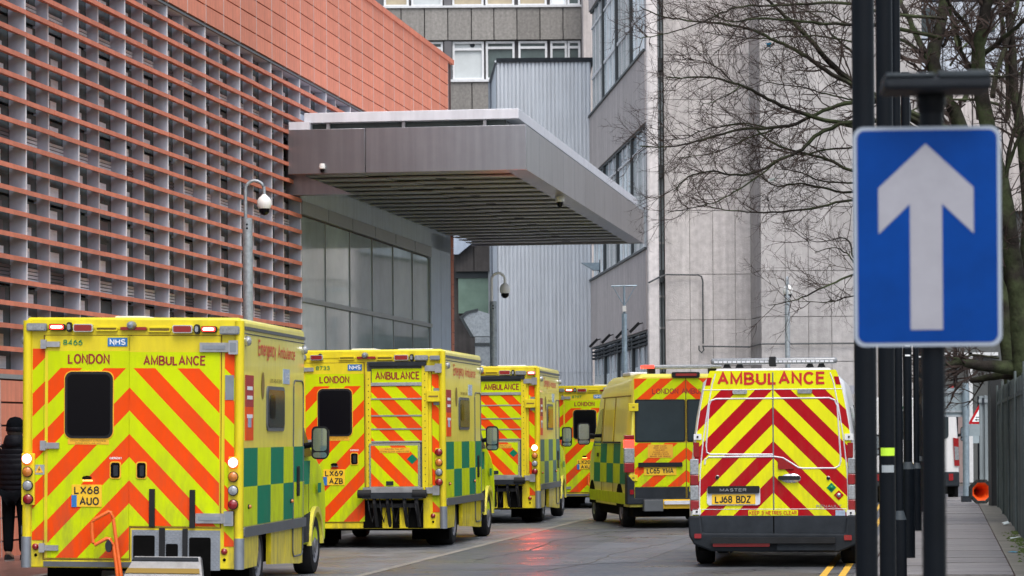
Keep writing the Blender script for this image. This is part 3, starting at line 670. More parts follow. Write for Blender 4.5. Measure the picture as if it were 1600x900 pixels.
# ================================================================== CORRUGATED BLOCK
D = 102.0
xL, xR = W(778, 300, D).x, W(924, 300, D).x; zt_ = W(850, 97, D).z
ck = thing('corrugated_block', 'pale blue-grey corrugated metal stair block behind the canopy', 'building', (xL, D, 0))
m_ = MB(); nr = 24; wd = (xR - xL) / nr; prof = []
for i in range(nr):
    x = i * wd; prof += [(x, 0.0), (x + wd * 0.62, 0.0), (x + wd * 0.70, 0.05), (x + wd * 0.92, 0.05)]
prof += [(nr * wd, 0.0)]
segs = [0, W(850, 582, D).z, W(850, 422, D).z, zt_]
for j in range(3):
    z0, z1 = segs[j], segs[j+1]; mj = MB(); e = 0.012 * (j % 2)
    for i in range(len(prof) - 1):
        p, q = prof[i], prof[i+1]
        mj.add([(p[0], p[1] - e, z0), (q[0], q[1] - e, z0), (q[0], q[1] - e, z1), (p[0], p[1] - e, z1)], [(0, 1, 2, 3)])
    mj.build('corrugated_sheet', 'cladding', ck, fix=False)
MB().box(-0.03, nr * wd, 0.1, 8, 0, zt_ - 0.03).build('block_core', 'cladding', ck)
MB().box(-0.02, nr * wd + 0.1, -0.06, 8, zt_, zt_ + 0.14).build('roof_edge', 'trim_grey', ck)
m_ = MB(); P = [(-0.24, 1.4, 0), (-0.03, 0.02, 0), (-0.03, 3, 0), (-0.24, 3, 0)]
m_.prism(P, [(x, y, zt_ - (0.55 if x < -0.1 else 0.05)) for x, y, z in P]); m_.build('chamfer_panel', 'cladding', ck)
MB().tube([(-0.26, 1.2, 0.2), (-0.26, 1.2, zt_ - 0.55), (-0.03, -0.02, zt_ + 0.03)], 0.05, 8).build('downpipe', 'guard_grey', ck)

# ================================================================== TOWER BEHIND
D = 125.0
tw = thing('hospital_tower', 'grey pebble-dash tower block with bands of framed windows behind the canopy', 'building', (W(560, 300, D).x, D, 0))
def tx(px): return W(px, 80, D).x - tw.location.x
def tz(py): return W(750, py, D).z
MB().box(0, tx(912), 0.4, 12, 0, tz(-60)).build('tower_core', 'room_panel', tw)
MB().box(tx(909), tx(945), -3, 12, 0, tz(-60)).build('end_wall', 'spandrel', tw)
jx = [565, 590, 627, 663.6, 700, 737, 772, 808, 844, 880, 909]
for i in range(len(jx) - 1):
    for (y0, y1) in ((62, 12), (330, 128)):
        MB().box(tx(jx[i]) + 0.02, tx(jx[i+1]) - 0.02, 0.0, 0.4, tz(y0), tz(y1)).build('spandrel_panel', 'tower_panel', tw)
for y0, y1 in ((12, 8.5), (128, 124)): MB().box(0, tx(909), -0.08, 0.3, tz(y0) + 0.002, tz(y1)).build('window_sill', 'frame_white', tw)
def twin(x0, x1, y0, y1, m_, tr=None):
    fr = MB()
    a0, a1, b0, b1 = tx(x0), tx(x1), tz(y1), tz(y0)
    for q in ((a0, a0 + .09, b0, b1), (a1 - .09, a1, b0, b1), (a0 + .09, a1 - .09, b0, b0 + .09), (a0 + .09, a1 - .09, b1 - .09, b1)): fr.box(q[0], q[1], 0.15, 0.3, q[2], q[3])
    if tr: fr.box(a0 + .09, a1 - .09, 0.16, 0.29, tz(tr) - .05, tz(tr) + .05)
    f = fr.build('window', 'frame_white', tw)
    MB().box(a0 + .08, a1 - .08, 0.26, 0.38, b0 + .08, b1 - .08).build('pane', m_, f)
    return f
for x0, x1, m_ in ((600, 639, 'blind_warm'), (643, 692, 'frosted'), (707, 756, 'blind_warm'), (759, 804, 'blind_warm'), (810, 855, 'blind_warm'), (860, 886, 'blind'), (887, 907, 'glass_teal')): twin(x0, x1, -45, 9, m_)
f = twin(707, 756, 64, 124, 'frosted', 76)
MB().lathe([(0, -0.03), (0.1, -0.03), (0.1, 0.1)], 14, 'y', (tx(738), 0.24, tz(69))).build('extract_vent', 'trim_grey', f)
for x0, x1 in ((660, 692), (759, 804), (810, 855), (860, 886), (887, 907)): twin(x0, x1, 64, 124, 'glass_teal', 74)
for x0, x1 in ((694, 706),):
    for y0, y1 in ((124, 63), (8, -50)): MB().box(tx(x0), tx(x1), 0.05, 0.3, tz(y0), tz(y1)).build('dark_pier', 'room_panel', tw)
# ================================================================== SERVICE LINK (dark recess with duct)
D = 108.0
sl = thing('service_link', 'dark concrete link with a green window between terracotta end and corrugated block', 'building', (W(700, 300, D).x, D, 0))
def sx(px): return W(px, 470, D).x - sl.location.x
def sz(py): return W(740, py, D).z
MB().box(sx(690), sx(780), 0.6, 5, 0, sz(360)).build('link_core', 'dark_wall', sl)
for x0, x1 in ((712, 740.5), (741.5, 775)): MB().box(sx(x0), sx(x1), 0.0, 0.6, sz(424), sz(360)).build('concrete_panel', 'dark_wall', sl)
m_ = MB(); P = [(sx(704), sz(355)), (sx(704), sz(398)), (sx(717), sz(398)), (sx(742), sz(378)), (sx(742), sz(355))]
pan(m_, 'R', P, 0.05, 0.35, 0.0); m_.build('sloping_fascia', 'fin', sl)
MB().box(sx(716), sx(763), 0.25, 0.6, sz(489), sz(434)).build('green_pane', 'green_glass', sl)
MB().box(sx(712), sx(775), 0.2, 0.6, sz(434), sz(424)).build('lintel', 'frame_dark', sl)
MB().box(sx(763), sx(776), 0.1, 0.6, sz(600), sz(424)).build('pier', 'grey_frame', sl)
dk = thing('air_duct', 'curved galvanised air duct hood beside the corrugated block', 'duct', W(735, 560, 104))
def dx(px): return (px - 735) * 104 / FPX
def dz(py): return (560 - py) * 104 / FPX
P = [(dx(724), dz(497)), (dx(732), dz(490)), (dx(748), dz(487)), (dx(765), dz(492)), (dx(777), dz(505)), (dx(782), dz(527)), (dx(740), dz(527))]
m_ = MB(); pan(m_, 'R', P, 0, 0.9); m_.build('hood', 'galvanised', dk)
P2 = [(dx(719), dz(497)), (dx(729), dz(488)), (dx(748), dz(484)), (dx(748), dz(487)), (dx(732), dz(491)), (dx(724), dz(498)), (dx(741), dz(527)), (dx(737), dz(528))]
m_ = MB(); pan(m_, 'R', P2, -0.05, 0.96); m_.build('hood_rim', 'frame_dark', dk)
m_ = MB(); m_.box(dx(743), dx(784), -0.9, 0, dz(700), dz(528)); m_.build('duct_body', 'galvanised', dk)
MB().box(dx(742), dx(785), -0.93, 0.03, dz(542), dz(537)).build('duct_flange', 'frame_dark', dk)

# ================================================================== FAR RIGHT BUILDINGS
D = 118.0
fb = thing('pale_block', 'pale panelled building with dark square windows behind the bare trees', 'building', (W(1330, 300, D).x, D, 0))
def fx(px): return W(px, 100, D).x - fb.location.x
def fz(py): return W(1480, py, D).z
MB().box(0, fx(1760), 0.3, 14, 0, fz(-120)).build('block_core', 'far_grey', fb)
for i in range(9):
    x0 = 1335 + i * 46
    for (y0, y1) in ((114, 62), (60, 2), (0, -60)):
        if y0 == 60 and i in (2, 4, 6): continue
        MB().box(fx(x0) + .03, fx(x0 + 46) - .03, 0, 0.3, fz(y0) + .03, fz(y1) - .03).build('pale_panel', 'far_pale', fb)
for i in (2, 4, 6):
    x0 = 1335 + i * 46
    MB().box(fx(x0) + .03, fx(x0 + 46) - .03, 0.1, 0.3, fz(60) + .03, fz(2) - .03).build('window_surround', 'far_pale', fb)
    MB().box(fx(x0 + 10), fx(x0 + 36), 0.05, 0.3, fz(50), fz(12)).build('window', 'glass_dark', fb)
MB().box(0, fx(1760), -0.15, 0.3, fz(120), fz(115)).build('ledge', 'frame_white', fb)
for i in range(9):
    x0 = 1335 + i * 46
    MB().box(fx(x0) + .03, fx(x0 + 46) - .03, 0.02, 0.3, fz(330), fz(122)).build('grey_panel', 'spandrel', fb)
D = 97.0
eb = thing('street_end_building', 'dark grey low building with red door across the end of the street', 'building', (W(1340, 600, D).x, D, 0))
def ex(px): return W(px, 620, D).x - eb.location.x
def ez(py): return W(1480, py, D).z
MB().box(ex(1345), ex(1640), 0.2, 6, 0, ez(500)).build('wall', 'far_grey', eb)
MB().box(ex(1345), ex(1560), 0.0, 0.2, ez(556), ez(551)).build('string_course', 'frame_white', eb)
for px in (1454, 1514): MB().box(ex(px), ex(px + 6), 0.0, 0.2, 0, ez(551)).build('pilaster', 'frame_white', eb)
MB().box(ex(1462), ex(1512), 0.02, 0.2, 0, ez(640)).build('lower_wall', 'pink_wall', eb)
MB().box(ex(1483), ex(1493), -0.03, 0.02, 0, ez(603)).build('red_door', 'far_red', eb)
MB().box(ex(1385), ex(1440), 0.02, 0.2, 0, ez(640)).build('lower_wall', 'dark_wall', eb)

# ================================================================== VEHICLE PARTS
def wheel(parent, x, y, r=0.36, wdt=0.24, side=1):
    """wheel > tyre, rim ; centre of outer face at x"""
    t = MB(); o_, i_ = x, x - side * wdt
    pr = [(r * .60, o_ - side * .01), (r * .78, o_), (r * .93, o_ - side * .012), (r, o_ - side * .05), (r, i_ + side * .05), (r * .93, i_ + side * .01), (r * .6, i_)]
    wv = bpy.data.objects.new('wheel', MB().lathe([(r * .58, o_ - side * .06), (0.02, o_ - side * .06)], 24, 'x').mesh('wheel_disc', ['trim_black'])); COL.objects.link(wv); wv.parent = parent; wv.location = (0, y, r)
    t.lathe(pr, 28, 'x').build('tyre', 'tyre', wv, smooth=True)
    rm = MB(); rm.lathe([(r * .61, o_ - side * .008), (r * .56, o_ - side * .03), (r * .50, o_ - side * .05), (r * .24, o_ - side * .02), (r * .20, o_ + side * .0), (0.01, o_ + side * .005)], 28, 'x')
    rm.build('rim', 'rim', wv, smooth=True)
    h = MB()
    for k in range(10):
        a_ = 2 * math.pi * k / 10; h.lathe([(0.028, o_ - side * .028), (0.001, o_ - side * .027)], 8, 'x', (0, r * .42 * math.cos(a_), r * .42 * math.sin(a_)))
    h.build('rim_holes', 'under', wv)
    return wv
def lamp(parent, kind, a, z, r, m_, base=0.0, d=0.05, nm='round_lamp', ringm='trim_black'):
    c = face(kind, a, z, 0, base); ax = {'R': 'y', 'S': 'x', 'L': 'x'}[kind]; sg = {'R': -1, 'S': 1, 'L': -1}[kind]
    o = MB().lathe([(r * 1.12, 0), (r * 1.12, sg * d * .6), (r, sg * d * .7), (r * .98, sg * d * .7), (0.001, sg * d * .7)], 20, ax, c).build(nm, ringm, parent)
    MB().lathe([(r, sg * d * .7), (r * .95, sg * (d)), (r * .6, sg * (d + .012)), (0.001, sg * (d + .016))], 20, ax, c).build('lens', m_, o, smooth=True)
    return o
def blk(parent, kind, x0, z0, x1, z1, m_, d0=0.0, d1=0.03, r=0.0, nm='trim', base=0.0, bevel=0):
    m__ = MB(); pan(m__, kind, rr(x0, z0, x1, z1, r), d0, d1, base); return m__.build(nm, m_, parent, bevel=bevel)
def seam(parent, kind, pts, m_='trim_black', wd=0.006, d=0.006, base=0.0, nm='panel_gap', closed=False):
    p3 = [face(kind, a, z, d, base) for a, z in pts]
    if closed: p3.append(p3[0])
    return MB().tube(p3, wd, 4).build(nm, m_, parent)
def mirror(parent, x, y, z, side=1, h=0.38, w_=0.2, arm=1.0):
    m_ = MB(); P = rr(x - w_/2, z - h/2, x + w_/2, z + h/2, 0.06, 4)
    o = m_.prism([(a, y, b) for a, b in P], [(x + (a - x) * .85, y + 0.16, z + (b - z) * .88) for a, b in P]).build('door_mirror', 'trim_black', parent, smooth=True)
    P = rr(x - w_/2 + .022, z - h/2 + .1, x + w_/2 - .022, z + h/2 - .025, 0.04, 4)
    MB().prism([(a, y - .006, b) for a, b in P], [(a, y - .0005, b) for a, b in P]).build('mirror_glass', 'mirror', o)
    P = rr(x - w_/2 + .022, z - h/2 + .02, x + w_/2 - .022, z - h/2 + .085, 0.03, 4)
    MB().prism([(a, y - .006, b) for a, b in P], [(a, y - .0005, b) for a, b in P]).build('mirror_glass', 'mirror', o)
    MB().tube([(x - side * w_ * .4, y + .08, z - .02), (arm * side, y + .14, z - .04)], 0.035, 8).build('mirror_arm', 'trim_black', o)
    return o

HW = 1.185   # half width of the box body
def F(cx, cy):   # measured on the first ambulance
    t = (cy - 70) / 785.0; x0 = 85 - 23 * t; x1 = 770 - 2 * t
    return ((cx - x0) / (x1 - x0) - 0.5) * 2 * HW, 2.96 - (cy - 70) / 296.6
def G(cx, cy):   # measured on the second ambulance
    return HW - (427 - cx) / 284.0, 2.96 - (cy - 12) / 286.6

def box_ambulance(loc, yaw, label, kind, num, plate1, plate2, lit, zs=1.0, roll=0.0, sidem='film_green'):
    V = thing('box_ambulance', label, 'ambulance', loc, group='box ambulances queuing at the kerb', rot=(0, roll, -yaw))
    V.scale = (1, 1, zs)
    def FR(q): a0, z1 = F(q[0], q[1]); a1, z0 = F(q[2], q[3]); return a0, z0, a1, z1
    def GR(q): a0, z1 = G(q[0], q[1]); a1, z0 = G(q[2], q[3]); return a0, z0, a1, z1
    # body shell
    b = MB(); b.box(-HW, HW, 0.0, 3.85, 0.66, 2.96)
    body = b.build('box_body', 'paint_side', V, bevel=0.05)
    MB().box(-HW + .02, HW - .02, -0.012, 0.05, 0.29, 2.90).build('rear_frame', 'paint_yellow', V, bevel=0.012)
    for sg in (-1, 1):
        MB().tube([(sg * (HW - .035), -0.01, 0.30), (sg * (HW - .035), -0.01, 2.93)], 0.05, 12).build('corner_post', 'paint_yellow', V, smooth=True)
        MB().tube([(sg * (HW - .03), -0.012, 0.29), (sg * (HW - .03), -0.012, 0.62)], 0.056, 12).build('corner_guard', 'guard_grey', V, smooth=True)
    MB().box(-HW + .03, HW - .03, -0.02, 0.10, 2.82, 2.965).build('roof_header', 'paint_yellow', V, bevel=0.03)
    # chassis and undertray
    MB().box(-0.95, 0.95, 0.1, 5.6, 0.26, 0.66).build('chassis', 'under', V)
    for x in (-1, 1):
        MB().box(min(x*1.12, x*.55), max(x*1.12, x*.55), 0.75, 0.80, 0.10, 0.62).build('mudflap', 'under', V)
    # skirts
    for sg, kd in ((1, 'S'), (-1, 'L')):
        sk = MB(); pan(sk, kd, [(0.03, 0.29), (0.86, 0.29), (0.95, 0.45), (0.95, 0.63), (0.03, 0.63)], -0.06, -0.004, HW); sk.build('rear_skirt', 'paint_yellow', V)
        sk = MB(); pan(sk, kd, [(1.72, 0.63), (1.72, 0.27), (2.6, 0.24), (2.6, 0.63)], -0.06, -0.004, HW); sk.build('locker_door', 'paint_yellow', V)
        sk = MB(); pan(sk, kd, [(2.62, 0.63), (2.62, 0.24), (3.55, 0.20), (3.78, 0.20), (3.78, 0.63)], -0.06, -0.004, HW); sk.build('side_skirt', 'paint_yellow', V)
        blk(V, kd, 0.0, 0.63, 3.85, 0.735, 'rail_grey', -0.03, 0.03, 0.02, 'rub_rail', HW)
        blk(V, kd, 0.05, 2.84, 3.8, 2.875, 'rail_grey', 0.0, 0.02, 0.0, 'gutter_rail', HW)
        # battenburg squares
        xs = [0.02, 0.83, 1.63, 2.44, 3.1, 3.82]
        mb_ = MB()
        for i in range(5):
            for j, (z0, z1) in enumerate(((0.745, 1.165), (1.165, 1.58))):
                flat(mb_, kd, [(xs[i], z0), (xs[i+1], z0), (xs[i+1], z1), (xs[i], z1)], 0.006, HW, (i + j + 1) % 2 if True else 0)
        mb_.build('checker_panel', [sidem, 'film_lime'], V, fix=False)
        # side window
        fr = MB(); pan(fr, kd, rr(1.35, 1.76, 2.45, 2.26, 0.09), 0.0, 0.016, HW); wn = fr.build('side_window', 'rail_grey', V)
        fr = MB(); pan(fr, kd, rr(1.40, 1.80, 2.40, 2.22, 0.07), 0.010, 0.022, HW); fr.build('glass', 'glass_dark', wn)
        fr = MB(); pan(fr, kd, rr(1.48, 1.9, 1.8, 2.16, 0.07), 0.016, 0.026, HW); fr.build('sliding_vent', 'black_glass', wn)
        seam(V, kd, rr(3.08, 0.3, 3.74, 2.35, 0.1), 'rail_grey', 0.010, 0.004, HW, 'side_door_gap', True)
        blk(V, kd, 3.3, 1.0, 3.4, 1.35, 'trim_black', 0, 0.03, 0.03, 'door_handle', HW)
        seam(V, kd, [(0.0, 2.80), (3.85, 2.80)], 'rail_grey', 0.006, 0.004, HW)
        for s_ in (0.12, 3.68): lamp(V, kd, s_, 2.72, 0.05, 'lamp_clear', HW, 0.05, 'side_lamp', 'chrome')
        for s_ in (0.30, 2.9): lamp(V, kd, s_, 0.95, 0.022, 'lamp_amber', HW, 0.03, 'marker_lamp')
        # stickers
        blk(V, kd, 0.12, 2.02, 0.58, 2.36, 'far_red' if zs else '', 0.0, 0.007, 0.0, 'red_sticker', HW)
        blk(V, kd, 0.12, 1.66, 0.58, 2.02, 'film_orange', 0.0, 0.006, 0.0, 'orange_sticker', HW)
        blk(V, kd, 0.26, 1.80, 0.44, 1.94, 'badge_pale', 0.006, 0.009, 0.0, 'badge', HW)
        blk(V, kd, 2.40, 2.30, 2.80, 2.47, 'badge_pale', 0.0, 0.007, 0.0, 'badge', HW)
        cr = MB(); cr.add([face(kd, 1.13 + .09 * math.cos(t_), 2.26 + .15 * math.sin(t_), 0.007, HW) for t_ in [2 * math.pi * i / 16 for i in range(16)]], [tuple(range(16))]); cr.build('crest', 'text_brown', V)
        if kd == 'S':
            text('lettering', 'Emergency', 'S', 0.85, 1.92, 2.58, 2.76, 0.008, 'text_orange', V, HW, 0.01)
            text('lettering', 'Ambulance', 'S', 2.05, 3.15, 2.58, 2.73, 0.008, 'text_orange', V, HW, 0.01)
            text('lettering', 'LONDON AMBULANCE SERVICE', 'S', 1.55, 2.3, 2.30, 2.345, 0.008, 'text_brown', V, HW)
            text('lettering', 'NHS', 'S', 2.45, 2.75, 2.34, 2.43, 0.010, 'text_white', V, HW, 0.02)
            for z_ in (1.9, 2.1, 2.2): blk(V, 'S', 0.2, z_, 0.5, z_ + .04, 'text_white', 0.008, 0.0105, 0, 'sticker_print', HW)
    # roof items
    blk(V, 'R', *FR((345, 60, 450, 71)), 'white_plastic', -0.9, -0.35, 0.03, 'roof_vent')
    MB().box(0.2, 0.75, 1.6, 2.1, 2.96, 3.02).build('roof_hatch', 'white_plastic', V, bevel=0.02)
    # header lamps
    L1 = 'lit' in lit
    hl = [((95, 88, 157, 112), 'lamp_clear', 'guard_grey'), ((165, 90, 215, 110), 'lit_red' if 'toplit' in lit else 'lamp_red', 'trim_grey'), ((242, 90, 303, 115), 'lamp_red', 'chrome'), ((553, 93, 615, 118), 'lamp_red', 'chrome'),
          ((642, 96, 690, 116), 'lit_red' if 'toplit' in lit or 'right' in lit else 'lamp_red', 'trim_grey'), ((700, 96, 762, 122), 'lamp_clear', 'guard_grey')]
    if kind == 'lift' : hl = [((112, 88, 165, 112), 'lamp_clear', 'guard_grey'), ((185, 90, 240, 113), 'lamp_red', 'chrome')] + [hl[3]] + [((642, 96, 700, 119), 'lamp_clear', 'guard_grey'), ((708, 98, 752, 118), 'lit_red' if 'right' in lit else 'guard_grey', 'guard_grey')]
    for q, m_, rm_ in hl:
        o = blk(V, 'R', *FR(q), rm_, 0.0, 0.075, 0.02, 'header_lamp')
        a0, z0, a1, z1 = FR(q); blk(o, 'R', a0 + .012, z0 + .01, a1 - .012, z1 - .01, m_, 0.06, 0.088, 0.015, 'lens')
        if m_ == 'lit_red': blk(o, 'R', a0 + .025, z0 + .022, a1 - .025, z1 - .02, 'lit_white', 0.08, 0.092, 0.012, 'bulb')
    for q in ((220, 84, 236, 115), (620, 90, 637, 121)):
        o = blk(V, 'R', *FR(q), 'trim_black', 0.0, 0.07, 0.03, 'oval_lamp'); a0, z0, a1, z1 = FR(q)
        blk(o, 'R', a0 + .013, z0 + .02, a1 - .013, z1 - .02, 'lamp_clear', 0.06, 0.078, 0.02, 'lens')
    for q in ((310, 98, 378, 112), (475, 99, 545, 115)):
        a0, z0, a1, z1 = FR(q); m_ = MB(); ring(m_, 'R', rr(a0, z0, a1, z1, 0.015), rr(a0 + .012, z0 + .012, a1 - .012, z1 - .012, 0.006), 0.0, 0.045); m_.build('header_vent', 'paint_yellow', V)
        blk(V, 'R', a0 + .014, z0 + .016, a1 - .014, z1 - .014, 'text_brown', 0.0, 0.034, 0, 'vent_slot')
    blk(V, 'R', *FR((388, 99, 470, 109)), 'lamp_red', 0.02, 0.05, 0.008, 'brake_lamp')
    o = MB().lathe([(0.001, -0.10), (.035, -0.09), (.045, -.02), (.045, .06)], 12, 'y', (F(425, 94)[0], -0.06, F(425, 94)[1])).build('reversing_camera', 'guard_grey', V, smooth=True)
    # left door
    a0, z0, a1, z1 = FR((146, 125, 407, 835))
    seam(V, 'R', rr(a0, z0, a1, z1), 'text_brown', 0.008, 0.012, nm='door_gap', closed=True)
    door = blk(V, 'R', a0 + .012, z0 + .012, a1 - .006, z1 - .008, 'paint_yellow', 0.0, 0.020, 0.015, 'left_door')
    c0, d0, c1, d1 = FR((158, 175, 405, 830))
    ch = MB(); ztop = F(0, 229)[1]; mid = F(412, 400)[0]
    flat(ch, 'R', rr(c0, ztop, c1, d1, 0), 0.024, mi=1)
    half = 0.247
    PH = F(0, 290)[1] - half
    chevrons(ch, rr(c0, d0, c1, ztop), half, PH, 0.024, mid, side=-1, slope=1.04)
    ch.build('chevron_film', ['film_orange', 'film_lime'], door, fix=False)
    # outer columns
    for q, sd in (((109, 168, 146, 775), -1), ((714, 180, 742, 790), 1)):
        c0, d0, c1, d1 = FR(q); ch = MB(); chevrons(ch, rr(c0, d0, c1, d1), half, PH, 0.018, mid, side=sd); ch.build('column_film', ['film_orange', 'film_lime'], V, fix=False)
    # window
    a0, z0, a1, z1 = FR((210, 240, 359, 452))
    wn = blk(V, 'R', a0 - .008, z0 - .008, a1 + .008, z1 + .008, 'label_amber', 0.0, 0.030, 0.085, 'rear_window')
    blk(wn, 'R', a0 + .002, z0 + .002, a1 - .002, z1 - .002, 'trim_black', 0.0, 0.036, 0.08, 'seal'); blk(wn, 'R', a0 + .03, z0 + .03, a1 - .03, z1 - .03, 'black_glass', 0.0, 0.040, 0.06, 'glass')
    a0, z0, a1, z1 = FR((215, 455, 346, 471)); blk(V, 'R', a0, z0, a1, z1, 'label_amber', 0.02, 0.027, 0, 'label')
    text('lettering', 'PATIENT ASSESSMENT IN PROGRESS\nPLEASE KNOCK AND WAIT', 'R', a0 + .03, a1 - .03, z0 + .006, z1 - .006, 0.029, 'text_brown', V)
    T = lambda q, s_, m_, bo=0.0, dd=0.027, fn=FR: (lambda r_: text('lettering', s_, 'R', r_[0], r_[2], r_[1], r_[3], dd, m_, V, 0, bo))(fn(q))
    T((206, 139, 267, 157), num, 'text_green', 0.012)
    r_ = FR((347, 133, 408, 160)); blk(V, 'R', r_[0], r_[1], r_[2], r_[3], 'badge_blue', 0.02, 0.028, 0, 'health_badge'); T((353, 137, 403, 156), 'NHS', 'text_white', 0.03, 0.031)
    T((220, 184, 352, 216), 'LONDON', 'text_red', 0.018)
    # plate
    r_ = FR((225, 598, 320, 668)); pl = blk(V, 'R', *r_, 'plate_yellow', 0.02, 0.032, 0.008, 'number_plate')
    r2 = FR((224, 631, 240, 669)); blk(pl, 'R', *r2, 'badge_blue', 0.02, 0.034, 0, 'blue_flash')
    for s_, q in ((plate1, (233, 603, 313, 628)), (plate2, (250, 637, 312, 663))): r_ = FR(q); text('lettering', s_, 'R', r_[0], r_[2], r_[1], r_[3], 0.035, 'text_black', pl, 0, 0.018)
    c_ = F(276, 577); o = MB().lathe([(0.05, 0), (.05, .04), (.001, .05)], 12, 'y', (c_[0], -0.075, c_[1]), sy=0.5).build('plate_lamp', 'trim_black', V, smooth=True)
    blk(V, 'R', *FR((262, 583, 292, 587)), 'lit_amber' if 'toplit' in lit else 'lamp_clear', 0.03, 0.05, 0, 'plate_lamp_glow')
    # handles
    hs_ = [(348, 524, 383, 579)] + ([(432, 524, 466, 579)] if kind == 'step' else [])
    for q in hs_:
        r_ = FR(q); o = blk(V, 'R', *r_, 'label_amber', 0.0, 0.033, 0.03, 'handle_surround'); blk(o, 'R', r_[0] + .012, r_[1] + .012, r_[2] - .012, r_[3] - .012, 'black_glass', 0.02, 0.038, 0.025, 'handle_recess')
        blk(o, 'R', r_[0] + .045, r_[1] + .03, r_[2] - .03, r_[3] - .04, 'trim_grey', 0.03, 0.052, 0.01, 'lever')
    T((348, 510, 387, 517), 'EMERGENCY', 'text_white', 0.02)
    # left hinges
    for q in ((140, 142, 196, 166), (131, 462, 187, 488), (120, 787, 178, 811)):
        r_ = FR(q); o = blk(V, 'R', r_[0] + .03, r_[1] + .012, r_[2], r_[3] - .012, 'steel', 0.02, 0.05, 0.006, 'hinge'); blk(o, 'R', r_[0] - .01, r_[1] - .008, r_[0] + .05, r_[3] + .008, 'steel', 0.0, 0.062, 0.006, 'hinge_knuckle')
    # side lamp towers
    for sg, q, ys_ in ((-1, (68, 500, 105, 664), (517, 559, 602, 645)), (1, (727, 507, 759, 676), (525, 570, 613, 657))):
        r_ = FR(q); hs2 = blk(V, 'R', *r_, 'paint_yellow', -0.02, 0.055, 0.01, 'lamp_tower', bevel=0.006)
        cxp = (q[0] + q[2]) / 2
        cols = ['lamp_red', 'lamp_amber', 'lamp_clear', 'lamp_red']
        for k, yy in enumerate(ys_):
            a_, z_ = F(cxp, yy); mm = cols[k]
            litn = (k == 0 and ('toplit' in lit or ('right' in lit and sg == 1)))
            lamp(hs2, 'R', a_, z_, 0.050, 'lit_glare' if (litn and 'right' in lit) else ('lit_white' if litn else mm), -0.055, 0.04, 'round_lamp', 'lit_red' if litn else 'trim_black')
    for c_ in ((103, 796), (712, 806)): a_, z_ = F(*c_); lamp(V, 'R', a_, z_, 0.032, 'lamp_red', -0.012, 0.02, 'reflector', 'lamp_red')
    for c_ in ((103, 822), (712, 832)): a_, z_ = F(*c_); lamp(V, 'R', a_, z_, 0.015, 'under', -0.012, 0.008, 'bolt', 'under')
    if kind == 'step':
        a_, z_ = F(121, 551); m_ = MB(); pan(m_, 'R', rr(*FR((108, 536, 137, 567))), 0.0, 0.021); m_.build('hazard_label', 'sticker_grey', V)
        m_ = MB(); pan(m_, 'R', [(a_ - .042, z_ - .035), (a_ + .042, z_ - .035), (a_, z_ + .045)], 0.0, 0.024); m_.build('hazard_triangle', 'label_amber', V)
        m_ = MB(); pan(m_, 'R', [(a_ - .008, z_ - .02), (a_ + .012, z_ - .0), (a_ + .0, z_ + .002), (a_ + .006, z_ + .025), (a_ - .012, z_ - .002), (a_, z_ - .004)], 0.0, 0.0265); m_.build('hazard_symbol', 'text_black', V)
        # right door
        a0, z0, a1, z1 = FR((411, 125, 700, 732))
        seam(V, 'R', rr(a0, z0, a1, z1), 'text_brown', 0.008, 0.012, nm='door_gap', closed=True)
        door = blk(V, 'R', a0 + .006, z0 + .012, a1 - .01, z1 - .008, 'paint_yellow', 0.0, 0.020, 0.015, 'right_door')
        c0, d0, c1, d1 = FR((414, 178, 695, 727)); ch = MB(); flat(ch, 'R', rr(c0, ztop, c1, d1), 0.024, mi=1)
        chevrons(ch, rr(c0, d0, c1, ztop), half, PH, 0.024, mid, side=1, slope=1.04); ch.build('chevron_film', ['film_orange', 'film_lime'], door, fix=False)
        T((458, 189, 655, 220), 'AMBULANCE', 'text_red', 0.018)
        for q in ((637, 145, 757, 180), (622, 683, 743, 720)):
            r_ = FR(q); o = blk(V, 'R', r_[0], r_[1] + .01, r_[2] - .08, r_[3] - .01, 'steel', 0.02, 0.055, 0.006, 'hinge'); blk(o, 'R', r_[2] - .10, r_[1] - .015, r_[2], r_[3] + .015, 'steel', 0.0, 0.075, 0.006, 'hinge_knuckle')
            blk(o, 'R', r_[0] + .03, (r_[1] + r_[3])/2 - .02, r_[2] - .14, (r_[1] + r_[3])/2 + .02, 'guard_grey', 0.05, 0.062, 0.004, 'hinge_rib')
            blk(o, 'R', r_[2] - .085, r_[1] + .01, r_[2] - .02, r_[3] - .01, 'guard_grey', 0.07, 0.080, 0.004, 'hinge_cap')
        blk(V, 'R', *FR((715, 250, 742, 328)), 'guard_grey', 0.0, 0.024, 0, 'striker_plate')
        # tread plate; black blocks on it stand in for its shaded holes
        r_ = FR((415, 740, 698, 866)); tp = blk(V, 'R', *r_, 'guard_grey', 0.0, 0.018, 0, 'tread_plate')
        dm = MB()
        for i in range(38):
            for j in range(15):
                ca = r_[0] + .02 + i * .0248; cz = r_[1] + .02 + j * .0275; s_ = 1 if (i + j) % 2 else -1
                if ca > r_[2] - .015: continue
                dm.prism([face('R', ca + dx_, cz + dz_, 0.018) for dx_, dz_ in ((-.010, -.007 * s_ - .002), (.010, .007 * s_ - .002), (.010, .007 * s_ + .002), (-.010, -.007 * s_ + .002))],
                         [face('R', ca + dx_ * .7, cz + dz_, 0.022) for dx_, dz_ in ((-.010, -.007 * s_ - .002), (.010, .007 * s_ - .002), (.010, .007 * s_ + .002), (-.010, -.007 * s_ + .002))])
        o = dm.build('tread_bars', 'chrome', tp, fix=False); o['kind'] = 'stuff'
        for q in ((420, 757, 488, 850), (525, 783, 563, 830), (600, 762, 668, 900)): blk(tp, 'R', *FR(q), 'under', 0.0, 0.026, 0.02, 'recess_shade')
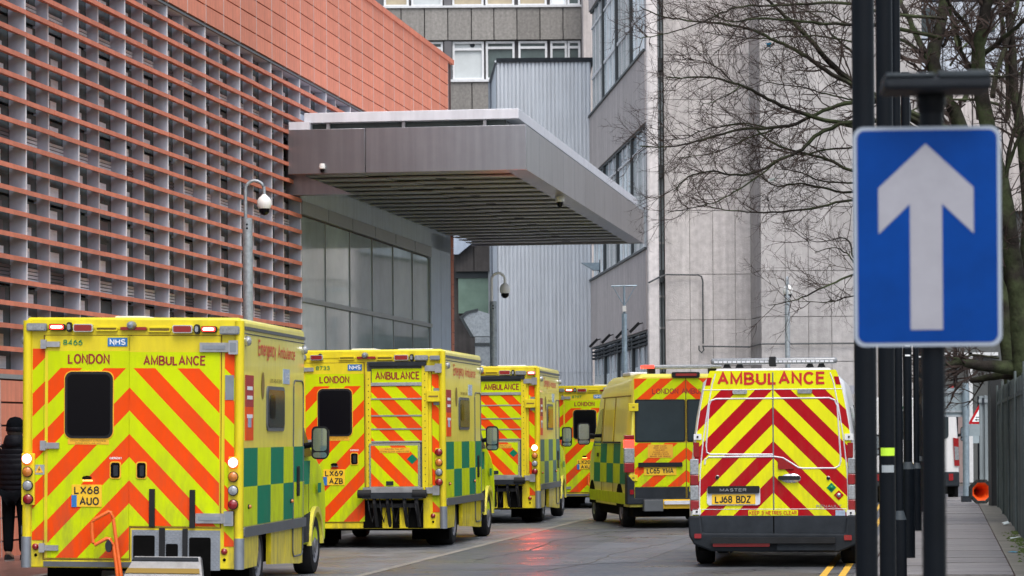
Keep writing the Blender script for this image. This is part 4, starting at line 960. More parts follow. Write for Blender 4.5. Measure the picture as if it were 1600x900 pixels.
        for q in ((474, 610, 490, 730), (603, 612, 619, 732), (505, 733, 521, 830), (580, 735, 594, 830)):
            o = blk(V, 'R', *FR(q), 'trim_black', 0.0, 0.05, 0.004, 'step_rail')
        m_ = MB(); r_ = FR((130, 842, 412, 858)); blk(V, 'R', *r_, 'rail_grey', 0.0, 0.05, 0, 'bottom_tread')
        # folded step
        P = [FR((430, 822, 640, 840)), FR((408, 840, 664, 905))]
        m_ = MB(); x0, x1 = F(430, 822)[0], F(640, 822)[0]; X0, X1 = F(400, 905)[0], F(672, 905)[0]; z1 = F(0, 822)[1]
        m_.prism([(x0, -0.10, z1), (x1, -0.10, z1), (x1, 0.0, z1 - .02), (x0, 0.0, z1 - .02)], [(X0, -0.46, z1 - .30), (X1, -0.46, z1 - .30), (X1, -.36, z1 - .34), (X0, -.36, z1 - .34)])
        st = m_.build('entry_step', 'steel', V)
        for k, (t0, t1, mm) in enumerate(((.05, .16, 'trim_grey'), (.42, .58, 'label_amber'), (.80, .86, 'trim_grey'))):
            m_ = MB(); pt = lambda t_, sd_, e: (((x0 if sd_ < 0 else x1) + ((X0 if sd_ < 0 else X1) - (x0 if sd_ < 0 else x1)) * t_) * .97, -0.10 - .36 * t_ - e, z1 - .30 * t_ + e)
            m_.prism([pt(t0, -1, .0), pt(t0, 1, .0), pt(t1, 1, .0), pt(t1, -1, .0)], [pt(t0, -1, .008), pt(t0, 1, .008), pt(t1, 1, .008), pt(t1, -1, .008)]); m_.build('tread_strip', mm if mm != 'label_amber' else 'text_brown', st)
        # orange handrail on a floor hinge
        pr = [(381, 930), (378, 890), (374, 850), (366, 790), (355, 768), (345, 766), (306, 787), (300, 780), (297, 745), (298, 715), (306, 707), (352, 682), (360, 684), (366, 705), (378, 800), (389, 880), (391, 930)]
        hr = MB().tube([(F(x, y)[0], -0.16, F(x, y)[1]) for x, y in pr], 0.020, 10).build('handrail', 'handrail_orange', V, smooth=True)
        a_, z_ = F(351, 790); MB().lathe([(0.001, -.03), (.035, -.03), (.035, .03), (.001, .03)], 12, 'y', (a_, -0.16, z_), sy=1.9).build('latch', 'trim_grey', hr)
        for px_ in (378, 392): a_, z_ = F(px_, 900); MB().tube([(a_, -.16, z_), (a_, -.16, 0.1)], 0.026, 8).build('rail_foot', 'galvanised', hr)
    else:
        # tail lift
        fr = blk(V, 'R', *GR((95, 62, 350, 640)), 'rail_grey', 0.0, 0.022, 0.0, 'lift_surround')
        for q in ((92, 104, 112, 598), (331, 82, 357, 620)):
            r_ = GR(q); o = blk(V, 'R', *r_, 'paint_yellow', 0.0, 0.06, 0.0, 'lift_post')
            for k in range(18): blk(o, 'R', (r_[0] + r_[2])/2 - .006, r_[1] + .05 + k * (r_[3] - r_[1] - .08) / 18, (r_[0] + r_[2])/2 + .006, r_[1] + .065 + k * (r_[3] - r_[1] - .08) / 18, 'trim_black', 0.05, 0.062, 0, 'bolt')
        blk(V, 'R', *GR((104, 66, 350, 82)), 'trim_grey', 0.0, 0.09, 0.01, 'lift_header')
        r_ = GR((116, 93, 337, 152)); blk(V, 'R', *r_, 'film_lime', 0.0, 0.045, 0.0, 'name_board')
        r_ = GR((131, 106, 323, 140)); text('lettering', 'AMBULANCE', 'R', r_[0], r_[2], r_[1], r_[3], 0.048, 'text_red', V, 0, 0.012)
        blk(V, 'R', *GR((112, 152, 335, 166)), 'steel', 0.0, 0.052, 0.0, 'lift_bar')
        ys_ = [166, 222, 294, 351, 405]
        for k in range(4):
            r_ = GR((113 - k, ys_[k] + 2, 332, ys_[k+1] - 2)); o = blk(V, 'R', *r_, 'film_lime', 0.0, 0.034, 0, 'shutter_board')
            ch = MB(); chevrons(ch, rr(r_[0], r_[1], r_[2], r_[3]), half * .92, PH + .02, 0.037, mid, side=1); ch.build('chevron_film', ['film_orange', 'film_lime'], o, fix=False)
            blk(V, 'R', *GR((112, ys_[k+1] - 3, 332, ys_[k+1] + 3)), 'steel', 0.0, 0.046, 0, 'shutter_rail')
        r_ = GR((104, 412, 323, 600)); o = blk(V, 'R', *r_, 'chrome', 0.02, 0.080, 0.01, 'lift_platform')
        r_ = GR((112, 422, 313, 596)); ch = MB(); flat(ch, 'R', rr(*r_), 0.084, mi=1); ch = MB(); chevrons(ch, rr(*r_), half * .92, PH - .05, 0.085, mid, side=1); ch.build('chevron_film', ['film_orange', 'film_lime'], o, fix=False)
        r_ = GR((150, 431, 279, 453)); blk(o, 'R', *r_, 'label_amber', 0.08, 0.088, 0, 'label'); text('lettering', 'CAUTION TAIL LIFT\nSTAND CLEAR WHEN IN USE', 'R', r_[0] + .01, r_[2] - .01, r_[1] + .008, r_[3] - .008, 0.090, 'text_brown', o)
        a_, z_ = G(289, 480); m_ = MB(); pan(m_, 'R', [(a_ - .08, z_), (a_, z_ - .075), (a_ + .08, z_), (a_, z_ + .075)], 0.08, 0.089); m_.build('green_diamond', 'film_green', o)
        blk(o, 'R', *GR((177, 574, 208, 592)), 'trim_grey', 0.08, 0.10, 0, 'catch')
        # mechanism
        blk(V, 'R', *GR((74, 655, 332, 775)), 'under', 0.0, 0.020, 0, 'lift_bay_shade')  # black overlay in place of the shaded opening, darkness given by colour
        for q in ((158, 680, 200, 775), (232, 680, 266, 775)): blk(V, 'R', *GR(q), 'paint_yellow', 0.0, 0.05, 0, 'lift_bracket')
        r_ = GR((80, 600, 335, 622)); blk(V, 'R', *r_, 'steel', 0.04, 0.16, 0.01, 'lift_beam')
        r_ = GR((78, 622, 338, 648)); bt = blk(V, 'R', *r_, 'trim_grey', 0.02, 0.20, 0.01, 'lift_bumper')
        for cx_ in (90, 325):
            a_, z_ = G(cx_, 628); MB().lathe([(0.001, -.11), (.065, -.11), (.065, .09), (.001, .09)], 14, 'x', (a_, -0.16, z_)).build('roller', 'trim_black', bt, smooth=True)
        m_ = MB()
        for cx_ in (128, 185, 258, 310):
            a_, z_ = G(cx_, 610); m_.tube([(a_, -.12, z_), (a_, -.16, z_ - .2), (a_ + .02, -.03, z_ - .55)], 0.03, 6)
        a_, z_ = G(110, 678); b_, _ = G(300, 678); m_.box(a_, b_, -.12, -.05, z_ - .03, z_ + .03)
        for k in range(5):
            a_, z_ = G(100 + 50 * k, 640); m_.tube([(a_, -.14, z_), (a_ + .03, -.2, z_ - .2), (a_ + .06, -.12, z_ - .38), (a_ + .12, -.08, z_ - .1)], 0.011, 5)
        m_.build('lift_arms', 'trim_black', V)
        for q in ((345, 78, 417, 108), (345, 598, 404, 630)):
            r_ = GR(q); o = blk(V, 'R', r_[0], r_[1] + .01, r_[2] - .08, r_[3] - .01, 'steel', 0.02, 0.07, 0.006, 'hinge'); blk(o, 'R', r_[2] - .10, r_[1] - .015, r_[2], r_[3] + .015, 'steel', 0.0, 0.085, 0.006, 'hinge_knuckle')
        r_ = GR((353, 190, 408, 236)); o = blk(V, 'R', *r_, 'paint_yellow', 0.02, 0.10, 0.006, 'yellow_bracket', bevel=.005); blk(o, 'R', r_[0] + .03, (r_[1] + r_[3])/2 - .012, r_[2] - .02, (r_[1] + r_[3])/2 + .012, 'text_brown', 0.09, 0.103, 0, 'slot')
        blk(V, 'R', *GR((379, 178, 408, 250)), 'guard_grey', 0.0, 0.024, 0, 'striker_plate')
        seam(V, 'R', rr(*GR((362, 100, 372, 590))), 'text_brown', 0.006, 0.014, nm='panel_gap')
    # wheels
    for sg in (-1, 1):
        wheel(V, sg * 1.12, 1.30, 0.36, 0.42, sg); wheel(V, sg * 1.14, 5.0, 0.37, 0.25, sg)
        m_ = MB(); arc = [(5.0 + .47 * math.cos(t_), 0.37 + .47 * math.sin(t_)) for t_ in [math.pi * i / 12 for i in range(13)]]
        arc2 = [(5.0 + .40 * math.cos(t_), 0.37 + .40 * math.sin(t_)) for t_ in [math.pi * i / 12 for i in range(13)]][::-1]
        kd = 'S' if sg > 0 else 'L'; pan(m_, kd, arc + arc2, -0.02, 0.035, 1.125); m_.build('wheel_arch', 'paint_side', V)
    # cab
    prof = [(3.8, .42), (3.8, 2.30), (4.05, 2.34), (4.35, 2.22), (4.95, 1.60), (5.55, 1.32), (5.78, 1.10), (5.84, .75), (5.80, .38), (4.6, .38)]
    hw = lambda z: 1.125 if z < 1.25 else 1.125 - (z - 1.25) * .17
    m_ = MB(); A = [(-hw(z), y, z) for y, z in prof]; B = [(hw(z), y, z) for y, z in prof]; m_.prism(A, B); cab = m_.build('cab', 'film_lime', V, bevel=0.05)
    for sg in (-1, 1):
        kd = 'S' if sg > 0 else 'L'
        def cf(pts, d, mm, nm, par=cab):
            q = MB(); n_ = len(pts); q.prism([(sg * (hw(z) + d - .004), y, z) for y, z in pts], [(sg * (hw(z) + d), y, z) for y, z in pts]); return q.build(nm, mm, par)
        cf([(3.95, 1.45), (4.95, 1.45), (4.42, 2.1), (3.95, 2.18)], 0.010, 'black_glass', 'door_window')
        cf([(3.9, 1.12), (4.55, 1.12), (4.75, 1.40), (3.9, 1.40)], 0.006, 'film_green', 'green_film')
        cf([(5.2, 1.0), (5.42, 1.0), (5.42, 1.12), (5.2, 1.12)], 0.006, 'film_green', 'green_film')
        cf([(3.85, .42), (4.52, .42), (4.62, .78), (3.85, .72)], 0.008, 'trim_grey', 'door_cladding')
        cf([(4.50, .42), (4.52, .42), (4.66, 1.4), (4.64, 1.4)], 0.009, 'trim_black', 'door_gap')
        mirror(V, sg * 1.28, 4.42, 1.62, sg, 0.40, 0.21, 1.06)
    m_ = MB(); m_.prism([(-.95, 4.42, 2.16), (.95, 4.42, 2.16), (1.0, 4.94, 1.62), (-1.0, 4.94, 1.62)], [(-.95, 4.43, 2.18), (.95, 4.43, 2.18), (1.0, 4.95, 1.64), (-1.0, 4.95, 1.64)]); m_.build('windscreen', 'black_glass', cab)
    if 'glow' in lit:
        for nm_, (cx_, cy_), en, aim, ang in (('beacon_beam', (669, 106), 230, (0.03, 0.22, 1.0), 40), ('indicator_beam', (743, 525), 42, (0.0, -1, -0.12), 50)):
            ld = bpy.data.lights.new(nm_, 'SPOT'); ld.energy = en; ld.color = (1, 0.07, 0.05); ld.shadow_soft_size = 0.05; ld.spot_size = R(ang); ld.spot_blend = 1.0
            lo = bpy.data.objects.new(nm_, ld); COL.objects.link(lo); lo.parent = V; a_, z_ = F(cx_, cy_); lo.location = (a_, -0.16, z_)
            lo.rotation_euler = Vector(aim).to_track_quat('-Z', 'Y').to_euler()
    return V

def box_loc(px_right, D, yaw):   # root = centre of the rear face on the ground
    x = (px_right - 800) / FPX * D
    return (x - HW * math.cos(yaw), D + HW * math.sin(yaw) * 1.0, 0)
box_ambulance(box_loc(376, 31.95, R(5.8)), R(5.8), 'nearest box ambulance numbered 8466, plate LX68 AUO, with fold-down step and orange handrail', 'step', '8466', 'LX68', 'AUO', ('lit', 'toplit'), roll=R(0.75))
box_ambulance(box_loc(695.5, 44.8, R(7.5)), R(7.5), 'box ambulance numbered 8733, plate LX69 AZB, with folded tail lift and unlit lamps', 'lift', '8733', 'LX69', 'AZB', ())
box_ambulance(box_loc(843, 56.5, R(6.5)), R(6.5), 'tail-lift box ambulance with red rear lamps lit and greyish side checks, third in the queue', 'lift', '', '', '', ('right', 'glow'), sidem='film_green_sheen')
x5 = (865 - 800) / FPX * 67.5
box_ambulance((x5 + HW * math.cos(R(6)), 67.5, 0), R(6), 'farthest box ambulance numbered 8707, plate LX20 AXU, partly hidden by the van', 'step', '8707', 'LX20', 'AXU', ('toplit',), zs=0.93)

# ------------------------------------------------------------------ panel vans
def van(name, label, cat, loc_, yaw, hwf, H_, L_, colour, builder, group=None, low='trim_grey', lowz=0.38):
    V = thing(name, label, cat, loc_, -yaw, group)
    st = [(0.0, H_ - .06, .97), (0.06, H_ - .01, .995), (0.5, H_, 1), (L_ - 2.1, H_ - .02, 1), (L_ - 1.75, H_ - .12, 1), (L_ - 1.05, 1.62, 1), (L_ - .55, 1.36, .985), (L_ - .15, 1.12, .94), (L_, .85, .86)]
    fr_ = [0, .06, .16, .3, .45, .6, .72, .84, .92, .97, 1.0, 1.0]
    secs = []
    for y, zr, sc_ in st:
        ring_ = []
        for i, f_ in enumerate(fr_):
            z = lowz + (zr - lowz) * f_; x = hwf(z) * sc_
            if f_ == .97: x = hwf(zr) * sc_ * .955 if zr > 1.8 else x * .95
            if i == 10: x = (hwf(zr) * sc_) * .86
            if i == 11: x = 0.35
            ring_.append((x, z))
        secs.append([(-x, y, z) for x, z in ring_] + [(x, y, z) for x, z in ring_[::-1]])
    m_ = MB(); n_ = len(secs[0]); vs = [p for s_ in secs for p in s_]; fs = []
    for i in range(len(secs) - 1):
        for j in range(n_): fs.append((i*n_+j, i*n_+(j+1) % n_, (i+1)*n_+(j+1) % n_, (i+1)*n_+j))
    fs += [tuple(range(n_)), tuple(range((len(secs)-1)*n_, len(secs)*n_))]
    m_.add(vs, fs); body = m_.build('body', colour, V, smooth=35)
    MB().box(-hwf(.4) + .1, hwf(.4) - .1, 0.15, L_ - .2, 0.2, 0.42).build('underbody', 'under', V)
    for sg in (-1, 1):
        for y in (1.05, L_ - .95):
            wheel(V, sg * (hwf(.5) - .015), y, 0.345, 0.24, sg)
            c_ = MB(); arc = [(y + .44 * math.cos(t_), 0.36 + .44 * math.sin(t_)) for t_ in [math.pi * i / 12 for i in range(13)]]
            q_ = MB(); n2 = len(arc); q_.prism([(sg * (hwf(z) - .05), yy, z) for yy, z in arc], [(sg * (hwf(z) + .006), yy, z) for yy, z in arc]); q_.build('wheel_arch', 'under', V)  # dark disc over the uncut side, wheel-well shade given as colour
    builder(V, hwf, H_, L_)
    return V
def flank(V, hwf, sg, pts, d, mm, nm):
    q = MB(); q.prism([(sg * (hwf(z) + d - .01), y, z) for y, z in pts], [(sg * (hwf(z) + d), y, z) for y, z in pts]); return q.build(nm, mm, V)
def lerp_tab(tab):
    def f(z):
        if z <= tab[0][0]: return tab[0][1]
        for (z0, x0), (z1, x1) in zip(tab, tab[1:]):
            if z <= z1: return x0 + (x1 - x0) * (z - z0) / (z1 - z0)
        return tab[-1][1]
    return f

# --- the red and yellow van in front
mW = lerp_tab([(0, 1.055), (.7, 1.065), (1.2, 1.05), (1.58, 1.01), (1.9, .965), (2.35, .875), (2.52, .80)])
def MR(x0, y0, x1=None, y1=None):
    f = lambda cx, cy: ((cx - 372) / 311.8, (862 - cy) / 311.8)
    if x1 is None: return f(x0, y0)
    a, z = f(x0, y0); b, w_ = f(x1, y1); return a, w_, b, z
def red_van(V, hwf, H_, L_):
    edge = lambda z, e=0.0: hwf(z) * .97 - e
    zs_ = [0.63, .8, 1.0, 1.2, 1.4, 1.6, 1.8, 2.0, 2.2, 2.40, 2.465]
    poly = [(-edge(z, .10 if z < 1.4 else .10), z) for z in zs_][::-1] + [(edge(z, .10), z) for z in zs_]
    # full film over both doors and pillars
    outer = [(-edge(z, .012), z) for z in zs_][::-1] + [(edge(z, .012), z) for z in zs_]
    zt = MR(0, 168)[1]
    z_hd = clip(outer, 0, -1, -zt)
    ch = MB(); low_ = clip(outer, 0, 1, zt)
    chevrons(ch, low_, 0.2155, MR(0, 302)[1], 0.008, 0.0); ch.build('chevron_film', ['film_red', 'film_yellow'], V, fix=False)
    m_ = MB(); pan(m_, 'R', z_hd, 0.0, 0.008); m_.build('header_film', 'film_yellow', V)
    for sg in (-1, 1):
        m_ = MB(); P = [(sg * edge(z, .015), z) for z in (1.95, 2.1, 2.25, 2.38)] + [(sg * edge(z, .075), z) for z in (2.38, 2.25, 2.1, 1.95)]
        pan(m_, 'R', clip(P, 0, -1, -2.28 if True else 0), 0.0, 0.011); m_.build('red_flash', 'film_red', V)
    r_ = MR(155, 100, 578, 150); text('lettering', 'AMBULANCE', 'R', r_[0], r_[2], r_[1], r_[3], 0.012, 'text_bright_red', V, 0, 0.03)
    # door outlines
    seam(V, 'R', [(0, .45), (0, 2.44)], 'guard_grey', 0.009, 0.008, nm='centre_gap')
    for sg in (-1, 1): seam(V, 'R', [(sg * edge(z, .10), z) for z in (.45, .8, 1.2, 1.6, 2.0, 2.3, 2.43)], 'white_metal', 0.008, 0.008, nm='door_gap')
    seam(V, 'R', [MR(98, 168), MR(640, 168)], 'white_metal', 0.005, 0.008, nm='header_gap'); seam(V, 'R', [MR(90, 636), MR(655, 636)], 'white_metal', 0.004, 0.008, nm='film_edge')
    c = lambda L_: [MR(x, y) for x, y in L_]
    seam(V, 'R', c([(372, 203), (150, 203), (130, 210), (122, 230), (110, 390), (112, 412), (125, 420), (372, 422)]), 'white_metal', 0.010, 0.008, nm='window_pressing')
    seam(V, 'R', c([(372, 203), (590, 203), (612, 212), (622, 235), (634, 450), (628, 468), (612, 477), (490, 477), (470, 474), (440, 455), (410, 436), (372, 430)]), 'white_metal', 0.010, 0.008, nm='window_pressing')
    seam(V, 'R', c([(104, 460), (106, 440), (118, 431), (372, 430)]), 'white_metal', 0.012, 0.008, nm='waist_pressing')
    m_ = MB(); pan(m_, 'R', c([(390, 440), (410, 440), (452, 476), (448, 480), (390, 480)]), 0, 0.028); m_.build('third_brake_lamp', 'lamp_red', V)
    for q in ((215, 168, 272, 185), (468, 168, 525, 185)): blk(V, 'R', *MR(*q), 'lamp_clear', 0, 0.035, 0.02, 'door_lamp')
    for q in ((62, 340, 92, 363), (650, 343, 683, 368), (55, 633, 88, 656), (655, 640, 688, 663)):
        r_ = MR(*q); o = blk(V, 'R', *r_, 'van_white', 0, 0.03, 0.008, 'hinge'); a_, z_ = (r_[0] + r_[2])/2, (r_[1] + r_[3])/2; lamp(o, 'R', a_, z_, 0.012, 'trim_black', -0.028, 0.01, 'bolt')
    for q in ((60, 373, 83, 430), (660, 378, 682, 436)): blk(V, 'R', *MR(*q), 'lamp_red', 0, 0.022, 0.01, 'reflector')
    for sg, xs in ((-1, (46, 80)), (1, (661, 697))):
        for k, (y0, y1, mm) in enumerate(((438, 500, 'lamp_clear'), (500, 542, 'lamp_red'), (542, 600, 'lamp_clear'), (600, 642, 'lamp_red'))):
            r_ = MR(xs[0], y0, xs[1], y1); o = MB(); o.prism([(r_[0], -.03, r_[1]), (r_[2], -.03, r_[1]), (r_[2], -.03, r_[3]), (r_[0], -.03, r_[3])], [(r_[0], .06, r_[1]), (r_[2], .06, r_[1]), (r_[2], .06, r_[3]), (r_[0], .06, r_[3])]); o.build('tail_lamp', mm, V, bevel=0.012)
    # plate, handle, badges
    blk(V, 'R', *MR(112, 545, 320, 620), 'white_metal', 0, 0.022, 0.04, 'plate_housing'); blk(V, 'R', *MR(114, 545, 318, 573), 'trim_black', 0, 0.05, 0.02, 'plate_garnish')
    r_ = MR(163, 554, 267, 566); text('lettering', 'MASTER', 'R', r_[0], r_[2], r_[1], r_[3], 0.053, 'text_grey', V, 0, 0.01)
    pl = blk(V, 'R', *MR(131, 577, 301, 616), 'plate_yellow', 0, 0.030, 0.006, 'number_plate'); r_ = MR(143, 583, 284, 611); text('lettering', 'LJ68 BDZ', 'R', r_[0], r_[2], r_[1], r_[3], 0.033, 'text_black', pl, 0, 0.02)
    blk(V, 'R', *MR(273, 640, 466, 661), 'film_yellow', 0, 0.016, 0, 'warning_label'); r_ = MR(277, 643, 462, 658); text('lettering', 'KEEP 3 METRES CLEAR', 'R', r_[0], r_[2], r_[1], r_[3], 0.019, 'text_bright_red', V, 0, 0.01)
    r_ = MR(538, 620, 636, 631); text('lettering', 'RENAULT', 'R', r_[0], r_[2], r_[1], r_[3], 0.014, 'text_grey', V, 0, 0.01)
    m_ = MB(); cx_, cz_ = MR(440, 516); m_.lathe([(.001, -.028), (.1, -.022), (.125, -.008)], 20, 'y', (cx_, 0, cz_), sy=.5); m_.build('handle_dish', 'chrome', V, smooth=True)
    blk(V, 'R', *MR(390, 506, 476, 522), 'trim_black', 0.02, 0.06, 0.02, 'door_handle')
    for q, mm in (((578, 533, 616, 573), 'film_green'), ((606, 562, 645, 603), 'film_red')):
        r_ = MR(*q); a_, z_ = (r_[0] + r_[2])/2, (r_[1] + r_[3])/2; h_ = (r_[2] - r_[0])/2; m_ = MB(); pan(m_, 'R', [(a_ - h_, z_), (a_, z_ - h_), (a_ + h_, z_), (a_, z_ + h_)], 0.0, 0.014); o = m_.build('diamond_sticker', mm, V)
        lamp(o, 'R', a_, z_, h_ * .45, 'text_grey' if mm == 'film_red' else 'text_green', -0.013, 0.004, 'print_disc', mm)
    for q in ((153, 510), (585, 516)): a_, z_ = MR(*q); lamp(V, 'R', a_, z_, 0.022, 'trim_black', -0.008, 0.012, 'lock', 'chrome')
    blk(V, 'R', *MR(612, 641, 650, 662), 'badge_pale', 0, 0.018, 0, 'sticker')
    # bumper
    P = c([(88, 660), (655, 662), (655, 735), (88, 730)]); m_ = MB(); pan(m_, 'R', P, 0, 0.018); m_.build('lower_door_trim', 'trim_grey', V, bevel=.01)
    seam(V, 'R', [(0, .42), (0, .64)], 'under', 0.008, 0.02, nm='centre_gap')
    P = [MR(42, 660), MR(88, 660), MR(95, 728), MR(650, 733), MR(657, 660), MR(704, 660), MR(704, 745), MR(692, 775), MR(660, 790), MR(620, 805), MR(130, 800), MR(60, 772), MR(42, 740)]
    m_ = MB(); m_.prism([(x, -.09, z) for x, z in P], [(x, .2, z) for x, z in P]); m_.build('rear_bumper', 'trim_grey', V, bevel=0.025)
    blk(V, 'R', *MR(130, 745, 612, 768), 'trim_black', 0.05, 0.20, 0.02, 'bumper_step'); blk(V, 'R', *MR(385, 770, 608, 795), 'trim_grey', 0.04, 0.15, 0.01, 'tow_cover')
    blk(V, 'R', *MR(136, 764, 357, 781), 'strip_red', 0.05, 0.125, 0.012, 'fog_lamp_strip')
    bpy.data.objects[V.name]
    for q in ((63, 730, 90, 748), (645, 737, 675, 757)): blk(V, 'R', *MR(*q), 'lamp_red', 0.08, 0.105, 0.008, 'bumper_reflector')
    for cx_ in (205, 560): a_, z_ = MR(cx_, 802); MB().tube([(a_ - .04, -.02, z_ + .05), (a_, -.03, z_), (a_ + .05, -.02, z_ + .03)], .018, 6).build('tow_eye', 'under', V)
    # roof light bar
    r_ = MR(127, 44, 621, 68); m_ = MB(); m_.box(r_[0], r_[2], .10, .36, r_[1], r_[3] + .0); lb = m_.build('light_bar', 'lamp_clear', V, bevel=0.03)
    for k in range(26):
        w_ = (r_[2] - r_[0] - .08) / 26; MB().box(r_[0] + .04 + k * w_ + .006, r_[0] + .04 + (k + 1) * w_ - .006, .092, .11, r_[1] + .018, r_[1] + .042).build('light_module', 'white_metal', lb)
    MB().box(*[MR(357, 0)[0], MR(383, 0)[0]], .06, .3, r_[1] - .03, r_[3] + .015).build('camera_block', 'trim_black', lb, bevel=.01)
    for cx_ in (190, 240, 515, 560): a_, z_ = MR(cx_, 72); MB().prism([(a_ - .05, .14, z_ - .03), (a_ + .05, .14, z_ - .03), (a_ + .05, .3, z_ - .03), (a_ - .05, .3, z_ - .03)], [(a_ - .02, .14, z_ + .03), (a_ + .02, .14, z_ + .03), (a_ + .02, .3, z_ + .03), (a_ - .02, .3, z_ + .03)]).build('bar_foot', 'trim_black', lb)
    for sg in (-1, 1):
        flank(V, hwf, sg, [(L_ - 2.3, 1.35), (L_ - 1.3, 1.35), (L_ - 1.55, 1.75), (L_ - 1.85, 2.0), (L_ - 2.3, 2.05)], .008, 'black_glass', 'cab_window')
        flank(V, hwf, sg, [(.5, 1.35), (1.9, 1.35), (1.9, 2.0), (.5, 2.0)], .008, 'black_glass', 'side_window')
        flank(V, hwf, sg, [(.05, .95), (3.4, .95), (3.4, 1.25), (.05, 1.25)], .005, 'film_yellow', 'side_film')
        for k in range(4): flank(V, hwf, sg, [(.3 + k * .9, .95), (.75 + k * .9, .95), (.75 + k * .9, 1.25), (.3 + k * .9, 1.25)], .010, 'film_green', 'green_check')
        flank(V, hwf, sg, [(.05, .42), (L_ - .5, .42), (L_ - .5, .62), (.05, .62)], .01, 'trim_grey', 'side_cladding')
        mirror(V, sg * 1.2, L_ - 1.45, 1.5, sg, .3, .2, 1.0)
red = van('panel_van_ambulance', 'red and yellow chevron ambulance van with plate LJ68 BDZ, parked on the double yellow lines', 'ambulance', (W(1209, 800, 37.7).x, 37.7, 0), R(7.6), mW, 2.5, 5.5, 'van_white', red_van)

# --- the green and yellow van pulling out
fW = lerp_tab([(0, 1.02), (.7, 1.04), (1.2, 1.03), (1.6, 1.01), (2.0, .985), (2.5, .95), (2.75, .90)])
def VR(x0, y0, x1=None, y1=None):
    f = lambda cx, cy: ((cx - 518) / 267.0, (859 - cy) / 267.0)
    if x1 is None: return f(x0, y0)
    a, z = f(x0, y0); b, w_ = f(x1, y1); return a, w_, b, z
def sym(r_): return -r_[2], r_[1], -r_[0], r_[3]
def lime_van(V, hwf, H_, L_):
    aL = VR(272, 0)[0]
    blk(V, 'R', aL - .01, VR(0, 716)[1], -aL + .01, VR(0, 150)[1], 'paint_yellow', 0, 0.012, .02, 'rear_doors')
    for q, nm in (((272, 152, 764, 250), 'upper_film'), ((272, 456, 764, 662), 'lower_film')):
        r_ = VR(*q); ch = MB(); chevrons(ch, rr(*r_), 0.20, VR(0, 530)[1], 0.018, 0.0, slope=.85); ch.build('chevron_film', ['film_orange', 'film_lime'], V, fix=False)
    text('lettering', 'LONDON AMBULANCE', 'R', VR(357, 0)[0], -VR(357, 0)[0] + .02, VR(0, 225)[1], VR(0, 199)[1], 0.022, 'text_red', V, 0, 0.006)
    for sg in (-1, 1):
        r_ = VR(274, 251, 514, 452); r_ = r_ if sg < 0 else sym(r_); wn = blk(V, 'R', *r_, 'trim_black', 0, 0.022, .03, 'rear_window'); blk(wn, 'R', r_[0] + .025, r_[1] + .025, r_[2] - .025, r_[3] - .025, 'glass_dark', 0, .026, .03, 'glass')
        r_ = VR(272, 664, 514, 716); r_ = r_ if sg < 0 else sym(r_); blk(V, 'R', *r_, 'trim_grey', 0, 0.03, .01, 'lower_door_trim')
        for q in ((243, 268, 290, 305), (243, 605, 284, 635)):
            r_ = VR(*q); r_ = r_ if sg < 0 else sym(r_); o = blk(V, 'R', *r_, 'paint_yellow', 0, 0.05, .01, 'hinge', bevel=.006); a_, z_ = (r_[0] + r_[2])/2, (r_[1] + r_[3])/2; blk(o, 'R', a_ - .02, z_ - .012, a_ + .02, z_ + .012, 'text_brown', .04, .054, .004, 'hinge_slot')
        for k, (y0, y1, mm) in enumerate(((418, 440, 'lamp_red'), (440, 478, 'lit_red' if sg < 0 else 'lamp_red'), (478, 548, 'lamp_clear'), (548, 595, 'lamp_red'))):
            r_ = VR(222, y0, 270, y1); r_ = r_ if sg < 0 else sym(r_); o = MB(); o.box(r_[0], r_[2], -.035, .10, r_[1], r_[3]); o.build('tail_lamp', mm, V, bevel=.012)
    seam(V, 'R', [(0, VR(0, 716)[1]), (0, VR(0, 150)[1])], 'text_brown', .01, .016, nm='centre_gap')
    r_ = VR(335, 463, 454, 526); blk(V, 'R', *r_, 'label_amber', 0, .024, 0, 'notice'); text('lettering', 'KEEP CLEAR\nREAR ACCESS\nREQUIRED\nPLEASE LEAVE\n3 METRES SPACE\nBEHIND THIS VEHICLE', 'R', r_[0] + .04, r_[2] - .04, r_[1] + .015, r_[3] - .015, .027, 'text_red', V, 0, .01)
    blk(V, 'R', *VR(288, 548, 498, 569), 'trim_black', 0, .06, .01, 'plate_garnish'); pl = blk(V, 'R', *VR(315, 569, 470, 608), 'plate_yellow', 0, .03, .004, 'number_plate')
    r_ = VR(328, 574, 456, 600); text('lettering', 'LC65 YMA', 'R', r_[0], r_[2], r_[1], r_[3], .033, 'text_black', pl, 0, .015)
    r_ = VR(452, 122, 584, 149); o = blk(V, 'R', *r_, 'trim_black', -.03, .06, .03, 'high_brake_lamp'); blk(o, 'R', r_[0] + .06, r_[1] + .03, r_[2] - .06, r_[3] - .025, 'lamp_red', .05, .07, .01, 'lens')
    P = [VR(232, 600), VR(268, 640), VR(268, 716), (-VR(268, 0)[0], VR(0, 716)[1]), (-VR(268, 0)[0], VR(0, 640)[1]), (-VR(232, 0)[0], VR(0, 600)[1]), (-VR(232, 0)[0], VR(0, 745)[1]), VR(232, 745)]
    m_ = MB(); m_.prism([(x, -.07, z) for x, z in P], [(x, .2, z) for x, z in P]); m_.build('rear_bumper', 'trim_grey', V, bevel=.02)
    blk(V, 'R', *VR(308, 722, 398, 777), 'rail_grey', .0, .22, .01, 'bumper_corner', bevel=.01); blk(V, 'R', *VR(400, 722, 640, 765), 'plate_yellow', .0, .14, .01, 'step_box'); blk(V, 'R', *VR(404, 728, 636, 745), 'white_metal', .1, .20, .01, 'step_tread')
    blk(V, 'R', *VR(246, 675, 264, 697), 'lamp_red', .05, .08, .004, 'bumper_reflector')
